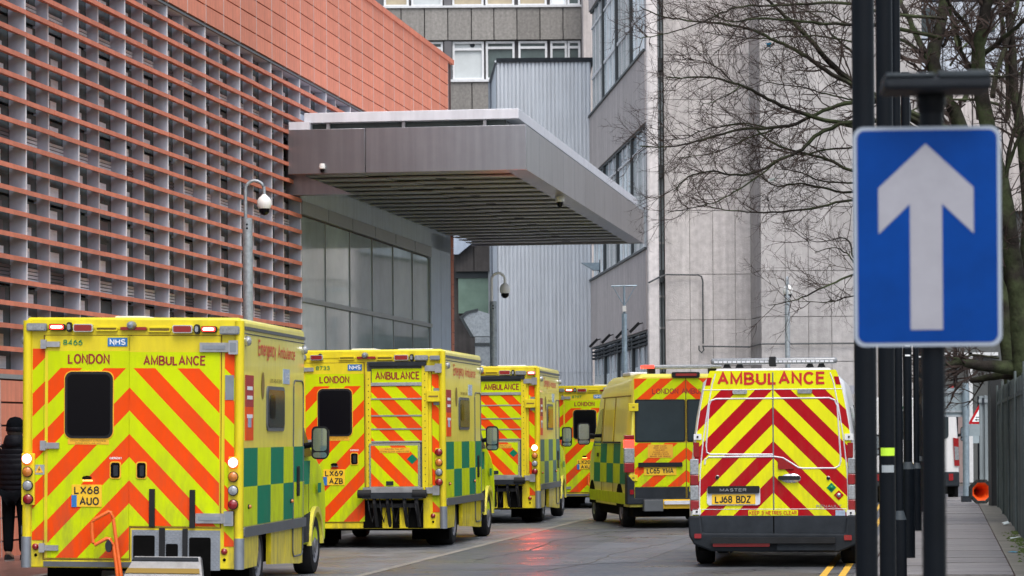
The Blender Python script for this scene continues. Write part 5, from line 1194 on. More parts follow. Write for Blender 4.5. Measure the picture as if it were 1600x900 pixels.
    # light bar
    z_ = VR(0, 95)[1]; x_ = -VR(330, 0)[0]; lb = MB().box(-x_, x_, .25, .55, z_ - .035, z_ + .035).build('light_bar', 'lamp_clear', V, bevel=.03)
    MB().box(-x_ - .01, -x_ + .18, .235, .56, z_ - .03, z_ + .03).build('red_lens', 'lit_red', lb); MB().box(-.5, .5, .24, .26, z_ - .028, z_ - .005).build('lens_strip', 'lamp_clear', lb)
    for x in (-.55, .55): MB().box(x - .06, x + .06, .3, .5, z_ - .12, z_ - .03).build('bar_foot', 'trim_black', lb)
    MB().box(-.8, -.45, 1.3, 2.2, H_ - .02, H_ + .05).build('roof_vent', 'white_metal', V, bevel=.02)
    for sg in (-1, 1):
        fl = lambda pts, d, mm, nm: flank(V, hwf, sg, pts, d, mm, nm)
        fl([(L_ - 2.1, 1.45), (L_ - 1.05, 1.45), (L_ - 1.5, 1.85), (L_ - 1.75, 2.12), (L_ - 2.1, 2.15)], .010, 'black_glass', 'cab_window')
        fl([(2.0, 1.52), (3.1, 1.52), (3.1, 2.12), (2.0, 2.12)], .010, 'paint_yellow', 'side_window_panel')
        xs = [.12 + .85 * k for k in range(9)]
        mm_ = MB()
        for i in range(6):
            for j, (z0, z1) in enumerate(((.78, 1.14), (1.14, 1.50))):
                if xs[i + 1] > L_ - .6: continue
                mm_.add([(sg * (hwf(z) + .010), y, z) for y, z in ((xs[i], z0), (xs[i+1], z0), (xs[i+1], z1), (xs[i], z1))], [(0, 1, 2, 3)], (i + j) % 2)
        mm_.build('checker_film', ['film_green', 'film_lime'], V, fix=False)
        fl([(.1, .42), (L_ - .6, .42), (L_ - .6, .62), (.1, .62)], .012, 'film_lime', 'sill_film')
        for y in (1.9, 3.35): q = MB(); q.tube([(sg * (hwf(z) + .004), y, z) for z in (.5, 1.0, 1.5, 2.0, 2.35)], .009, 4); q.build('door_gap', 'text_brown', V)
        q = MB(); q.tube([(sg * (hwf(2.35) + .004), y, 2.35) for y in (.1, L_ - 2.0)], .012, 4); q.build('roof_seam', 'text_brown', V)
        q = MB(); q.tube([(sg * (hwf(1.5) + .02), 1.0, 1.52), (sg * (hwf(1.5) + .02), 3.2, 1.52)], .015, 4); q.build('door_runner', 'trim_black', V)
        fl([(L_ - 1.9, 1.25), (L_ - 1.7, 1.25), (L_ - 1.7, 1.32), (L_ - 1.9, 1.32)], .03, 'trim_black', 'door_handle')
        mirror(V, sg * 1.25, L_ - 1.35, 1.68, sg, .42, .24, 1.0)
wl = W(1072.7, 800, 53.2)
van('panel_van_ambulance', 'lime and orange ambulance van with plate LC65 YMA, pulling out beside the red chevron van', 'ambulance', (wl.x, 53.2, 0), R(-6.3), fW, 2.74, 5.6, 'paint_side', lime_van)

# --- white van far down the street
def white_van(V, hwf, H_, L_):
    for sg in (-1, 1):
        m_ = MB(); P = [(sg * .90, 1.52), (sg * 1.03, 1.50), (sg * 1.05, .86), (sg * .93, .86)]
        pan(m_, 'R', P, -.03, .03); m_.build('tail_lamp', 'lamp_red', V); m_ = MB(); pan(m_, 'R', [(sg * .93, 1.32), (sg * 1.03, 1.30), (sg * 1.04, 1.0), (sg * .94, 1.0)], 0, .036); m_.build('lamp_lens', 'lamp_clear', V)
        blk(V, 'R', sg * .80, .52, sg * .9, .68, 'lamp_red', .05, .09, .01, 'bumper_reflector')
        blk(V, 'R', sg * .12, 1.5, sg * .80, 2.15, 'glass_dark', 0, .02, .08, 'rear_window')
        mirror(V, sg * 1.2, L_ - 1.4, 1.6, sg, .36, .2, 1.0)
    seam(V, 'R', [(0, .7), (0, 2.3)], 'trim_black', .01, .01, nm='centre_gap')
    m_ = MB(); m_.box(-1.04, 1.04, -.08, .2, .38, .72); m_.build('rear_bumper', 'trim_grey', V, bevel=.03)
    text('lettering', 'U O', 'R', -.32, .62, 2.2, 2.42, .02, 'text_green', V, 0, .03)
    blk(V, 'R', -.26, .8, .26, .92, 'plate_yellow', 0, .02, .004, 'number_plate')
van('white_van', 'plain white panel van with red tail lamps parked beyond the row of black posts', 'van', (W(1429, 780, 70.5).x, 70.5, 0), R(8.1), fW, 2.5, 5.4, 'van_white', white_van)

# ================================================================== STREET FURNITURE
def cctv_post(label, base, r, hz, hook_h, reach, cam_r, hr, face_a=0.0, white_hook=False):
    t = thing('camera_post', label, 'camera post', base, face_a, 'galvanised camera posts')
    MB().tube([(0, 0, 0), (0, 0, hz)], r, 16).build('post', 'galvanised', t, smooth=True)
    MB().lathe([(0.001, 0.0), (r * 1.7, 0.0), (r * 1.7, .02), (r * 1.1, .05)], 16).build('base_flange', 'galvanised', t)
    pts = [(-r * .35, 0, hz - .05), (-r * .35, 0, hz + hook_h - reach/2)] + [(-r * .35 + reach/2 - reach/2 * math.cos(a), 0, hz + hook_h - reach/2 + reach/2 * math.sin(a)) for a in [math.pi * i / 10 for i in range(1, 11)]]
    zc = pts[-1][2]; pts.append((pts[-1][0], 0, zc - .08))
    MB().tube(pts, hr, 10).build('swan_neck', 'white_plastic' if white_hook else 'galvanised', t, smooth=True)
    x = pts[-1][0]; zc -= .08
    c = MB().lathe([(.02, .02), (cam_r * .35, 0), (cam_r * .8, -cam_r * .4), (cam_r, -cam_r * .8), (cam_r, -cam_r * 1.5), (cam_r * .8, -cam_r * 1.9)], 18, 'z', (x, 0, zc)).build('camera_housing', 'white_plastic', t, smooth=True)
    MB().lathe([(cam_r * .78, -cam_r * 1.85), (cam_r * .72, -cam_r * 2.4), (cam_r * .4, -cam_r * 2.75), (.001, -cam_r * 2.85)], 18, 'z', (x, 0, zc)).build('camera_dome', 'black_glass', c, smooth=True)
    for k in (0, 1): lamp(t, 'R', -.0, hz - .1 - k * .06, .014, 'under', -r * .95, .006, 'bolt', 'under')
    return t
D = 46.5; p = W(386.5, 341, D); cctv_post('tall galvanised post with white dome camera on a swan neck, rising behind the nearest ambulance', (p.x, D, .1), 0.078, p.z - .1, 0.58, 0.29, .11, .026)
D = 66.0; p = W(770.5, 471, D); cctv_post('galvanised post with white swan neck and black dome camera in front of the corrugated block', (p.x, D, 0), 0.078, p.z, 0.62, 0.29, .115, .03, 0, True)
D = 74.0; p = W(1230, 462, D); cctv_post('galvanised camera post against the pale concrete wall above the red chevron van', (p.x, D, 0), 0.062, p.z, 0.45, 0.2, .12, .03, R(80))
p = W(975.5, 490, 80); t = thing('antenna_mast', 'slim grey mast with a T-shaped antenna bar in front of the concrete wing', 'mast', (p.x, 80, 0))
MB().tube([(0, 0, 0), (0, 0, p.z)], .07, 10).build('pole', 'galv_steel', t, smooth=True); MB().tube([(0, 0, p.z), (0, 0, p.z + .75)], .03, 8).build('spigot', 'galv_steel', t)
MB().tube([(-.34, 0, p.z + .73), (.34, 0, p.z + .74)], .022, 6).build('crossbar', 'galv_steel', t)
for sg in (-1, 1): MB().tube([(0, 0, p.z + .2), (sg * .3, 0, p.z + .73)], .012, 5).build('stay', 'galv_steel', t)
MB().box(-.05, .05, -.08, -.02, p.z + .05, p.z + .2).build('junction_box', 'white_plastic', t)

def black_post(label, px, D, r_low, r_up, z_step, top, extra=None):
    b = W(px, 700, D); t = thing('black_post', label, 'post', (b.x, D, .1), group='black posts along the kerb')
    if z_step:
        MB().tube([(0, 0, 0), (0, 0, z_step)], r_low, 18).build('base_section', 'black_post', t, smooth=True)
        MB().lathe([(r_low, z_step), (r_up, z_step + .09)], 18).build('shoulder', 'post_shade', t, smooth=True)
        MB().tube([(0, 0, z_step), (0, 0, top)], r_up, 16).build('shaft', 'black_post', t, smooth=True)
    else:
        MB().tube([(0, 0, 0), (0, 0, top)], r_up, 20).build('shaft', 'black_post', t, smooth=True)
        MB().lathe([(0.001, 0), (r_up * 1.5, 0), (r_up * 1.5, .03), (r_up, .06)], 18).build('collar', 'black_post', t)
    if extra: extra(t, r_up)
    return t
def sticker(z, h, w_, mm, nm='sticker', dz=0.0):
    def f(t, r):
        m_ = MB(); n_ = 6
        A = [(-r * 1.02 * math.sin(a), -r * 1.02 * math.cos(a), z + (dz * i / n_)) for i, a in enumerate([(-w_ / 2 + w_ * i / n_) for i in range(n_ + 1)])]
        m_.add(A + [(x, y, q + h) for x, y, q in A], [(i, i+1, n_+2+i, n_+1+i) for i in range(n_)]); m_.build(nm, mm, t, fix=False)
    return f
black_post('thickest and nearest black post, left of the arrow sign', 1353, 15.5, .06, .058, 0, 6.5)
def e2(t, r): sticker(W(1386, 712, 21).z - .1, .055, 1.9, 'sticker_lime')(t, r); sticker(W(1386, 738, 21).z - .1, .05, 1.6, 'sticker_grey')(t, r)
black_post('black post with a lime sticker and a grey sticker', 1386, 21, .06, .058, 0, 8, e2)
black_post('black post whose wide base starts near knee height, right of the lime sticker', 1404.5, 30, .072, .042, W(1404, 812, 30).z - .1, 10)
black_post('black post with the shouldered base standing highest in the row', 1418.5, 37, .082, .055, W(1418, 733, 37).z - .1, 6, lambda t, r: [sticker(1.75 - .1 + q, .02, 1.2, 'text_white', 'band')(t, r) for q in (.86, .98)])
for i, (px, D, l) in enumerate(((1432, 47, 'fifth black post of the kerb row, just behind the highest shouldered base'), (1438, 58, 'second farthest black post of the kerb row'), (1442.5, 66, 'farthest black post of the kerb row, beside the white van'))):
    black_post(l, px, D, .075, .045, W(px, 732 + 6 * i - (18 if i == 1 else 0), D).z - .1, 5.5, lambda t, r: sticker(3.0, .03, 1.2, 'text_white', 'band')(t, r))
t = thing('beacon_lamp', 'small blue-topped lamp head above the row of black posts', 'lamp', W(1416, 190, 40)); MB().tube([(0, 0, -3.4), (0, 0, 0)], .035, 10).build('stem', 'black_post', t)
MB().lathe([(.001, .0), (.06, 0), (.07, .15), (.06, .25), (.001, .25)], 14).build('lamp_body', 'trim_grey', t, smooth=True); MB().lathe([(.05, .25), (.05, .31), (.001, .33)], 14).build('blue_cap', 'badge_blue', t, smooth=True)

# arrow sign
D = 9.4; c = W(1451, 369, D); b = W(1463, 700, D)
sg_ = thing('arrow_sign', 'blue rectangular one-way sign with a white upward arrow on a black pole', 'sign', (b.x, D + .06, .1), rot=(0, 0, -R(3)))
k_ = D / FPX; ox = c.x - b.x; oz = c.z - .1
def sp(px, py): return ox + (px - 1451) * k_, oz - (py - 369) * k_
top = W(1458, 128, D).z - .1
MB().tube([(0, 0, 0), (0, 0, top)], .038, 24).build('pole', 'black_post', sg_, smooth=True)
P = rr(*sp(1336, 541), *sp(1566, 197), .034, 8); m_ = MB(); pan(m_, 'R', P, .045, .052); pl = m_.build('sign_plate', 'sign_border', sg_)
P = rr(*sp(1342, 535), *sp(1560, 203), .026, 8); m_ = MB(); pan(m_, 'R', P, .05, .0535); m_.build('blue_field', 'sign_blue', pl)
m_ = MB(); P = [sp(x, y) for x, y in ((1449, 224), (1523, 293), (1523, 365), (1474, 318), (1474, 515), (1424, 515), (1424, 318), (1375, 365), (1375, 293))]
a_ = P[0]; L_P = [P[0], P[8], P[7], P[6]]; m_.add([face('R', x, z, .0545) for x, z in P], [(0, 8, 7, 6), (0, 6, 3), (0, 3, 2, 1), (6, 5, 4, 3)]); m_.build('white_arrow', 'sign_white', pl, fix=False)
for zz in (.20, -.20): MB().lathe([(.0385, -.02), (.044, -.02), (.044, .02), (.0385, .02)], 20, 'z', (0, 0, oz + zz)).build('clip', 'steel', sg_); MB().box(-.05, .05, -.047, -.036, oz + zz - .02, oz + zz + .02).build('clip_channel', 'steel', sg_)
m_ = MB(); x0, z0 = sp(1382, 150); x1, z1 = sp(1547, 118)
for q in ((x0, (x0 + x1)/2 - .004), ((x0 + x1)/2 - .004, x1)):
    pass
m_.box(x0, x1, -.16, .07, z0 + .012, z1 - .014); hd = m_.build('sign_lamp', 'trim_grey', sg_, bevel=.012)
MB().box(x0 + .004, (x0 + x1)/2 - .01, -.165, .06, z1 - .016, z1 - .002).build('lamp_lid', 'post_shade', hd, bevel=.006); MB().box((x0 + x1)/2, x1 - .004, -.165, .06, z1 - .018, z1 + .004).build('lamp_lid', 'post_shade', hd, bevel=.006)
MB().lathe([(.040, -.06), (.046, -.03), (.046, .0)], 20, 'z', (0, 0, z0 + .012)).build('lamp_socket', 'black_post', hd)

# traffic cone lying on its side, base towards the camera
D = 63.5; p = W(1533.5, 776, D); cn = thing('traffic_cone', 'orange traffic cone lying on its side with black octagonal base facing out', 'cone', (p.x, D, .125 + .27), rot=(0, 0, R(4)))
oc = [(.285 * math.cos(R(22.5 + 45 * i)), .275 * math.sin(R(22.5 + 45 * i))) for i in range(8)]
ci = [(.205 * math.cos(R(22.5 + 45 * i)), .205 * math.sin(R(22.5 + 45 * i))) for i in range(8)]
m_ = MB(); ring(m_, 'R', oc, ci, -.05, 0.0); m_.build('rubber_base', 'cone_rubber', cn)
for i in range(16):
    a_ = R(22.5 * i + 11); MB().box(-.02, .02, -.012, 0, -.008, .008).build('base_rib', 'trim_grey', cn).location = (.242 * math.cos(a_), -.003, .238 * math.sin(a_))
m_ = MB(); m_.lathe([(.21, 0), (.19, .01), (.16, .06), (.04, .72), (.035, .74)], 24, 'y'); m_.lathe([(.205, .002), (.15, .06), (.03, .72), (.001, .72)], 24, 'y'); m_.build('cone_body', 'cone_orange', cn, smooth=True)
MB().lathe([(.140, .18), (.085, .48)], 24, 'y').build('reflective_sleeve', 'sign_white', cn, smooth=True)

# hoarding fence on the right
fn = thing('hoarding_fence', 'long grey-green sheet metal hoarding running along the right-hand pavement', 'fence', S(1.16, 0, .1), -SA)
pr = []
sfence = 30.0; i = 0
while sfence < 62.5:
    wdt = 1.0; zt_ = 2.42 + random.uniform(-.03, .03) - .02 * ((sfence - 30) / 30)
    tw_ = random.uniform(-.012, .012)
    m_ = MB()
    prf = [(0.0, 0), (0.0, .28), (.035, .32), (.035, .42), (0, .46), (0, .70), (.035, .74), (.035, .84), (0.0, .88), (0, .985)]
    m_.prism([(x, y, 0) for x, y in prf] + [(.05, .985, 0), (.05, 0, 0)], [(x, y, zt_) for x, y in prf] + [(.05, .985, zt_), (.05, 0, zt_)])
    o = m_.build('hoarding_sheet', 'hoarding', fn); o.location = (tw_, sfence, 0); o.rotation_euler = (0, 0, tw_)
    if i % 5 == 2: MB().tube([(-.02, sfence, 0), (-.02, sfence, zt_ + .10)], .02, 10).build('fence_post', 'hoarding', fn, smooth=True)
    sfence += wdt; i += 1
MB().box(-.02, -.005, 30, 62, 2.1, 2.16).build('fence_rail', 'hoarding', fn)
p = W(1593, 535, 44); MB().tube([(.08, 43.6, 0), (.08, 43.6, p.z)], .036, 12).build('tall_post', 'galv_steel', fn, smooth=True)
p = W(1560, 800, 62); t = MB().box(-.09, .14, 0, .4, 0, 2.75).build('hoarding_end_panel', 'hoarding_dark'); t.location = (p.x, 62.3, .1); tag(t, 'black upright panel closing the near end of the corrugated hoarding', 'panel')
ch_ = thing('corrugated_hoarding', 'pale corrugated metal hoarding standing behind the fallen cone', 'fence', (W(1531, 700, 66.5).x, 66.5, .1))
m_ = MB(); ww = 4.0 * 66.5 / FPX * 1.0
for i in range(3):
    x = i * .115; m_.prism([(x, 0, 0), (x + .06, 0, 0), (x + .075, .05, 0), (x + .1, .05, 0), (x + .115, 0.01, 0), (x + .115, .08, 0), (x, .08, 0)], [(x, 0, 2.35 + .02 * (i % 3)), (x + .06, 0, 2.35), (x + .075, .05, 2.35), (x + .1, .05, 2.35), (x + .115, 0.01, 2.35), (x + .115, .08, 2.35), (x, .08, 2.35)])
    m_.build('corrugated_sheet', 'hoarding_pale', ch_); m_ = MB()
MB().box(-.02, .36, -.03, 0, 2.2, 2.27).build('top_rail', 'galvanised', ch_)
for x in (.05, .25): MB().box(x, x + .05, -.05, -.03, 2.15, 2.3).build('clamp', 'trim_grey', ch_)
# road sign backs
p = W(1510, 792, 65.5); rs = thing('road_sign', 'grey back of a large road sign on a galvanised post beyond the cone', 'sign', (p.x, 65.5, .1))
MB().tube([(0, 0, 0), (0, 0, 2.62)], .072, 14).build('post', 'galv_steel', rs, smooth=True)
x0 = W(1440, 620, 65.5).x - p.x; zt1, zt2 = W(1490, 606, 65.5).z - .1, W(1490, 650, 65.5).z - .1
MB().box(x0, .10, .1, .14, zt2, zt1).build('sign_panel_back', 'sign_back', rs)
for z in (zt1 - .09, zt2 + .1, zt2): MB().box(x0, .10, .06, .1, z - .02, z + .02).build('sign_rail', 'galvanised', rs)
MB().box(.05, .32, .10, .14, zt2 - .44, zt2 - .18).build('lower_sign_back', 'sign_back', rs)
MB().box(-.1, .1, -.1, .1, 0, .16).build('footing', 'trim_grey', rs)
p = W(1531, 792, 72); ts = thing('triangular_sign', 'red-bordered warning triangle with double arrow, half hidden by the pale hoarding', 'sign', (p.x, 72, .1))
MB().tube([(0, 0, 0), (0, 0, 2.4)], .045, 12).build('post', 'black_post', ts, smooth=True)
cz_ = W(1531, 652, 72).z - .1
tri = lambda r: [(r * math.sin(R(120 * i)), cz_ + r * math.cos(R(120 * i))) for i in range(3)]
m_ = MB(); pan(m_, 'R', tri(.32), .05, .06); pl = m_.build('red_border', 'film_red', ts); m_ = MB(); pan(m_, 'R', tri(.21), .055, .065); m_.build('white_field', 'text_white', pl)
m_ = MB()
for zc_, sg in ((.0, -1), (.06, 1)):
    z = cz_ - .06 + zc_; P = [(sg * -.09, z + .01), (sg * .06, z + .01), (sg * .06, z + .03), (sg * .12, z), (sg * .06, z - .03), (sg * .06, z - .01), (sg * -.09, z - .01)]; pan(m_, 'R', P, .06, .068)
m_.build('arrows', 'text_black', pl)
MB().box(-.16, .16, -.06, -.05, cz_ - .62, cz_ - .3).build('sub_plate', 'sign_back', ts)
p = W(1462, 790, 88)
t = MB().tube([(0, 0, 0), (0, 0, 4.2)], .06, 10).build('dark_lamp_column', 'black_post'); t.location = (W(1494, 700, 88).x, 88, 0); tag(t, 'thin dark lamp column in front of the red door', 'post')
# small white street name plate by the wall
t = thing('name_plate', 'small white plate on the concrete wall just past the red chevron van', 'sign', W(1330, 609, 83.6)); blk(t, 'R', -.5, -.12, .5, .12, 'sign_white', 0, .03, 0, 'plate')

# ================================================================== TREES
def tree(label, base, D, limbs, seed, spread, group=None):
    rnd = random.Random(seed)
    T = thing('bare_tree', label, 'tree', base, group='bare winter trees')
    B = Vector(base)
    trunk = MB(); crown = MB(); twigs = MB()
    def P(px, py, dd): return W(px, py, D + dd) - B
    def grow(p, d, L_, r, lev):
        if lev > 3 or L_ < 0.06: return
        n_ = 4 if lev < 2 else 3; pts = [p]; dd = d.copy()
        for i in range(n_):
            dd = (dd + Vector((rnd.uniform(-.28, .28), rnd.uniform(-.28, .28), rnd.uniform(-.2, .26)))).normalized()
            pts.append(pts[-1] + dd * L_ / n_)
        twigs.tube(pts, [r * (1 - .75 * i / n_) for i in range(n_ + 1)], 3)
        kids = (5, 4, 3, 0)[lev]
        for k in range(kids):
            j = rnd.randint(1, n_ - 1) if n_ > 2 else 1; q = pts[j].lerp(pts[min(j+1, n_)], rnd.random())
            ax = dd.cross(Vector((rnd.uniform(-1, 1), rnd.uniform(-1, 1), rnd.uniform(-1, 1)))).normalized()
            nd = (Matrix.Rotation(rnd.choice((-1, 1)) * R(rnd.uniform(25, 60)), 3, ax) @ dd).normalized(); nd.y *= .6
            grow(q, nd.normalized(), L_ * rnd.uniform(.4, .62), r * .6, lev + 1)
    for pts, r0, r1, kind, dens in limbs:
        dy = rnd.uniform(-2.0, 2.0) * spread; n_ = len(pts); cs = []
        for i, (x, y) in enumerate(pts):
            f_ = i / (n_ - 1); cs.append(P(x, y, dy * f_))
        # smooth
        sm_ = []
        for i in range(n_ - 1):
            a, b_ = cs[i], cs[i+1]; pa, pb = cs[max(i-1, 0)], cs[min(i+2, n_-1)]
            for k in range(4):
                t_ = k / 4; t2, t3 = t_*t_, t_**3
                sm_.append(.5 * ((2*a) + (-pa + b_) * t_ + (2*pa - 5*a + 4*b_ - pb) * t2 + (-pa + 3*a - 3*b_ + pb) * t3) + Vector((rnd.uniform(-.01, .01), 0, rnd.uniform(-.012, .012))))
        sm_.append(cs[-1]); m = len(sm_); scale = D / FPX / 2
        rad = [(r0 + (r1 - r0) * i / (m - 1)) * scale for i in range(m)]
        (trunk if kind == 't' else MB()).tube(sm_, rad, 10) if kind == 't' else MB().tube(sm_, rad, 6).build('limb', 'bark_green', T, smooth=60, fix=False)
        tot = sum((sm_[i+1] - sm_[i]).length for i in range(m - 1)); cnt = int(tot / .155 * dens)
        for k in range(cnt):
            f_ = rnd.uniform(.08 if kind == 'b' else .3, 1) ** .8; i = min(int(f_ * (m - 1)), m - 2)
            q = sm_[i].lerp(sm_[i+1], rnd.random()); dd = (sm_[i+1] - sm_[i]).normalized()
            ax = Vector((rnd.uniform(-.5, .5), 1, rnd.uniform(-.5, .5))).normalized()
            nd = (Matrix.Rotation(rnd.choice((-1, 1)) * R(rnd.uniform(18, 65)), 3, ax) @ dd); nd.y += rnd.uniform(-.4, .4)
            grow(q, nd.normalized(), rnd.uniform(.35, 1.15) * (1.15 - .5 * f_), max(.008, rad[i] * .35), 0 if rnd.random() < .35 else 1)
    trunk.build('trunk', 'bark_green', T, smooth=60, fix=False);
    if twigs.v: o = twigs.build('twigs', 'bark', T, fix=False); o['kind'] = 'stuff'
    return T
def c5(L_): return [(1000 + x / 3, y / 3) for x, y in L_]
def c6(L_): return [(1000 + x / 3, 280 + y / 3) for x, y in L_]
def c7(L_): return [(1380 + x / 4.09, y / 4.09) for x, y in L_]
LB = [
 ([(1470, 215), (1400, 170)] + c5([(1000, 390), (890, 290), (800, 190), (720, 110), (640, 40), (590, -10)]), 13, 4, 'b', .9),
 ([(1460, 230), (1390, 170)] + c5([(1000, 400), (870, 330), (780, 265), (690, 215), (610, 180), (540, 145), (380, 110), (220, 95), (100, 75), (0, 30)]), 9, 1.6, 'b', .9),
 ([(1470, 60)] + c5([(1150, 120), (1000, 115), (850, 110), (700, 95), (560, 85), (430, 100), (330, 60)]), 7, 1.5, 'b', .8),
 ([(1480, 30), (1380, 20)] + c5([(1000, 20), (850, 15), (700, 20), (590, 28), (480, 30), (380, 60), (300, 100), (130, 155), (0, 180)]), 6, 1.5, 'b', 1.0),
 ([(1540, 260), (1420, 215)] + c5([(1000, 590), (860, 560), (720, 520), (600, 465), (500, 410), (440, 390), (330, 360), (220, 365), (120, 365)]), 9, 1.8, 'b', .7),
 (c5([(440, 390), (380, 330), (300, 290), (200, 270)]), 2.5, 1.2, 'b', 1.2),
 (c5([(470, 405), (400, 450), (330, 480), (280, 493)]), 2, 1.0, 'b', .8),
 ([(1540, 230), (1400, 165)] + c5([(1000, 480), (860, 520), (730, 580), (600, 600), (470, 610), (300, 650), (170, 685), (0, 685)]), 9, 2.0, 'b', .9),
 (c5([(600, 600), (500, 580), (400, 590), (300, 610), (200, 650), (100, 660)]), 3, 1.2, 'b', 1.0),
 (c5([(620, 610), (520, 640), (440, 680), (340, 720), (180, 740)]), 3, 1.2, 'b', .9),
 ([(1570, 290), (1430, 200)] + c5([(1000, 570), (900, 600), (820, 640), (760, 700), (660, 745), (560, 800), (450, 820), (340, 805), (230, 830), (160, 895)]), 9, 1.8, 'b', .8),
 (c5([(660, 745), (560, 820), (440, 900)]) + [(1120, 315), (1090, 322), (1045, 332)], 3.2, 1.3, 'b', .8),
 ([(1570, 330), (1430, 290)] + c5([(1000, 800), (880, 750), (740, 710), (640, 680), (570, 630), (500, 585), (330, 600)]), 7, 1.5, 'b', .8),
 ([(1570, 360), (1430, 315)] + c6([(1000, 95), (850, 130), (700, 150), (540, 155), (400, 145), (300, 120)]), 6, 1.3, 'b', .9),
 ([(1430, 270)] + c6([(1000, 60), (860, 40), (750, 20), (640, 30), (560, -20), (520, -60)]), 5, 1.5, 'b', .9),
 ([(1580, 420), (1450, 400)] + c6([(1000, 450), (900, 490), (780, 545), (700, 575), (600, 590)]), 5, 1.2, 'b', .6),
 ([(1450, 430)] + c6([(1000, 545), (900, 575), (740, 575)]), 3, 1.0, 'b', .5),
 (c6([(1000, 370), (985, 310), (960, 275), (860, 290), (760, 290)]), 3.5, 1.0, 'b', .8),
 (c6([(1000, 390), (970, 350), (900, 320), (820, 345)]), 3, 1.0, 'b', .6),
 (c5([(1000, 690), (880, 700), (760, 725), (650, 700), (560, 690), (430, 640)]), 3.5, 1.2, 'b', .7),
 (c5([(1000, 860), (860, 850), (720, 800), (640, 790)]), 3.5, 1.2, 'b', .8),
 (c5([(1000, 250), (900, 160), (850, 90), (800, 60), (700, 20)]), 4, 1.5, 'b', .8),
 (c5([(1000, 200), (860, 170), (700, 170), (560, 180), (440, 170), (300, 150)]), 3, 1.2, 'b', .8),
 (c5([(1000, 470), (870, 440), (760, 410), (640, 395), (560, 375)]), 3, 1.2, 'b', .7),
 (c5([(1000, 120), (930, 90), (880, 60), (700, 60), (500, 90), (420, 180), (340, 260)]), 3, 1.2, 'b', .8),
]
TA = [
 ([(1602, 700), (1600, 600), (1592, 480), (1580, 390), (1566, 300), (1545, 205), (1528, 110), (1531, 61), (1541, 12), (1548, -40)], 36, 15, 't', .3),
 ([(1600, 600), (1602, 460), (1606, 330), (1597, 220), (1585, 140), (1580, 60), (1570, -30)], 24, 10, 't', .3),
 (c7([(640, 350), (770, 240), (880, 150), (980, 60)]), 9, 5, 'b', .8),
 (c7([(600, 280), (530, 170), (440, 50), (400, -30)]), 9, 5, 'b', .8),
 (c7([(700, 620), (720, 480), (800, 240), (850, 60), (870, -40)]), 9, 6, 'b', .8),
 (c7([(900, 460), (830, 480), (740, 490)]) + [(1545, 118)], 7, 3, 'b', .8),
 ([(1600, 572), (1570, 574), (1545, 572), (1515, 568), (1490, 568), (1478, 570)], 26, 7, 't', 1.3),
 ([(1600, 588), (1570, 586), (1545, 590), (1517, 594)], 16, 9, 't', .6),
 ([(1600, 480), (1570, 430), (1560, 350), (1575, 260), (1600, 200)], 12, 5, 'b', 1.0),
 ([(1590, 380), (1570, 330), (1575, 250), (1590, 180), (1600, 90)], 10, 4, 'b', 1.0),
 (c7([(560, 430), (500, 330), (470, 200), (430, 80), (420, -20)]), 7, 3, 'b', .8),
 (c7([(430, 420), (530, 280), (640, 240), (780, 100)]), 4, 2, 'b', .8),
]
TBt = [
 ([(1592, 700), (1585, 600), (1568, 480), (1535, 330), (1500, 200), (1462, 115), (1461, 73), (1470, 37), (1482, -30)], 34, 15, 't', .3),
 (c7([(330, 420), (240, 290), (170, 130), (120, 30), (90, -40)]), 11, 6, 'b', .8),
 (c7([(300, 420), (230, 330), (130, 260), (40, 230), (-40, 200)]), 8, 3, 'b', .8),
 (c7([(380, 300), (450, 180), (560, 60), (640, -40)]), 6, 3, 'b', .9),
 (c7([(520, 640), (560, 480), (480, 300), (440, 150), (420, 0)]), 9, 5, 'b', .8),
 (c7([(790, 760), (800, 620), (790, 400), (760, 150), (740, -40)]), 9, 7, 'b', .8),
 (c7([(700, 760), (640, 600), (560, 560), (380, 480), (250, 450), (120, 360)]), 6, 2, 'b', .9),
 (c7([(880, 700), (800, 640), (700, 560), (540, 520), (400, 500)]), 5, 2, 'b', .9),
 (c7([(760, 680), (620, 640), (380, 640), (200, 700), (130, 740)]), 5, 2, 'b', .9),
 ([(1560, 560), (1520, 555), (1500, 560), (1470, 558), (1440, 552)], 4, 2, 'b', 1.5),
]
bA = W(1604, 700, 50); bA.z = 0.05
tree('large bare tree with mossy trunk, low limb over the hoarding, twigs before concrete wall', bA, 50, TA + LB, 3, 1.0)
bB = W(1594, 700, 60); bB.z = 0.05
tree('second bare tree farther back with a slim forked green trunk rising above the arrow sign', bB, 60, TBt, 9, 1.0)
# things caught in the branches
p = W(1201, 68, 49.8); m_ = MB(); pts = [p + Vector((random.uniform(-.07, .07), random.uniform(-.04, .04), random.uniform(-.06, .06))) for _ in range(8)]
m_.add(pts, [(0, 1, 2), (1, 3, 2), (2, 3, 4), (4, 5, 3), (5, 6, 4), (6, 7, 5), (0, 7, 6), (1, 4, 7)]); tag(m_.build('plastic_bag', 'bag_blue', fix=False), 'bright blue scrap of plastic bag caught in the branches', 'litter')
p = W(1208, 281, 49.8); m_ = MB(); pts = [p + Vector((random.uniform(-.09, .09), random.uniform(-.04, .04), random.uniform(-.04, .04))) for _ in range(8)]
m_.add(pts, [(0, 1, 2), (1, 3, 2), (2, 3, 4), (4, 5, 3), (5, 6, 4), (6, 7, 5), (0, 7, 6), (1, 4, 7)]); tag(m_.build('plastic_bag', 'litter_white', fix=False), 'white scrap of plastic snagged on lower twigs', 'litter')

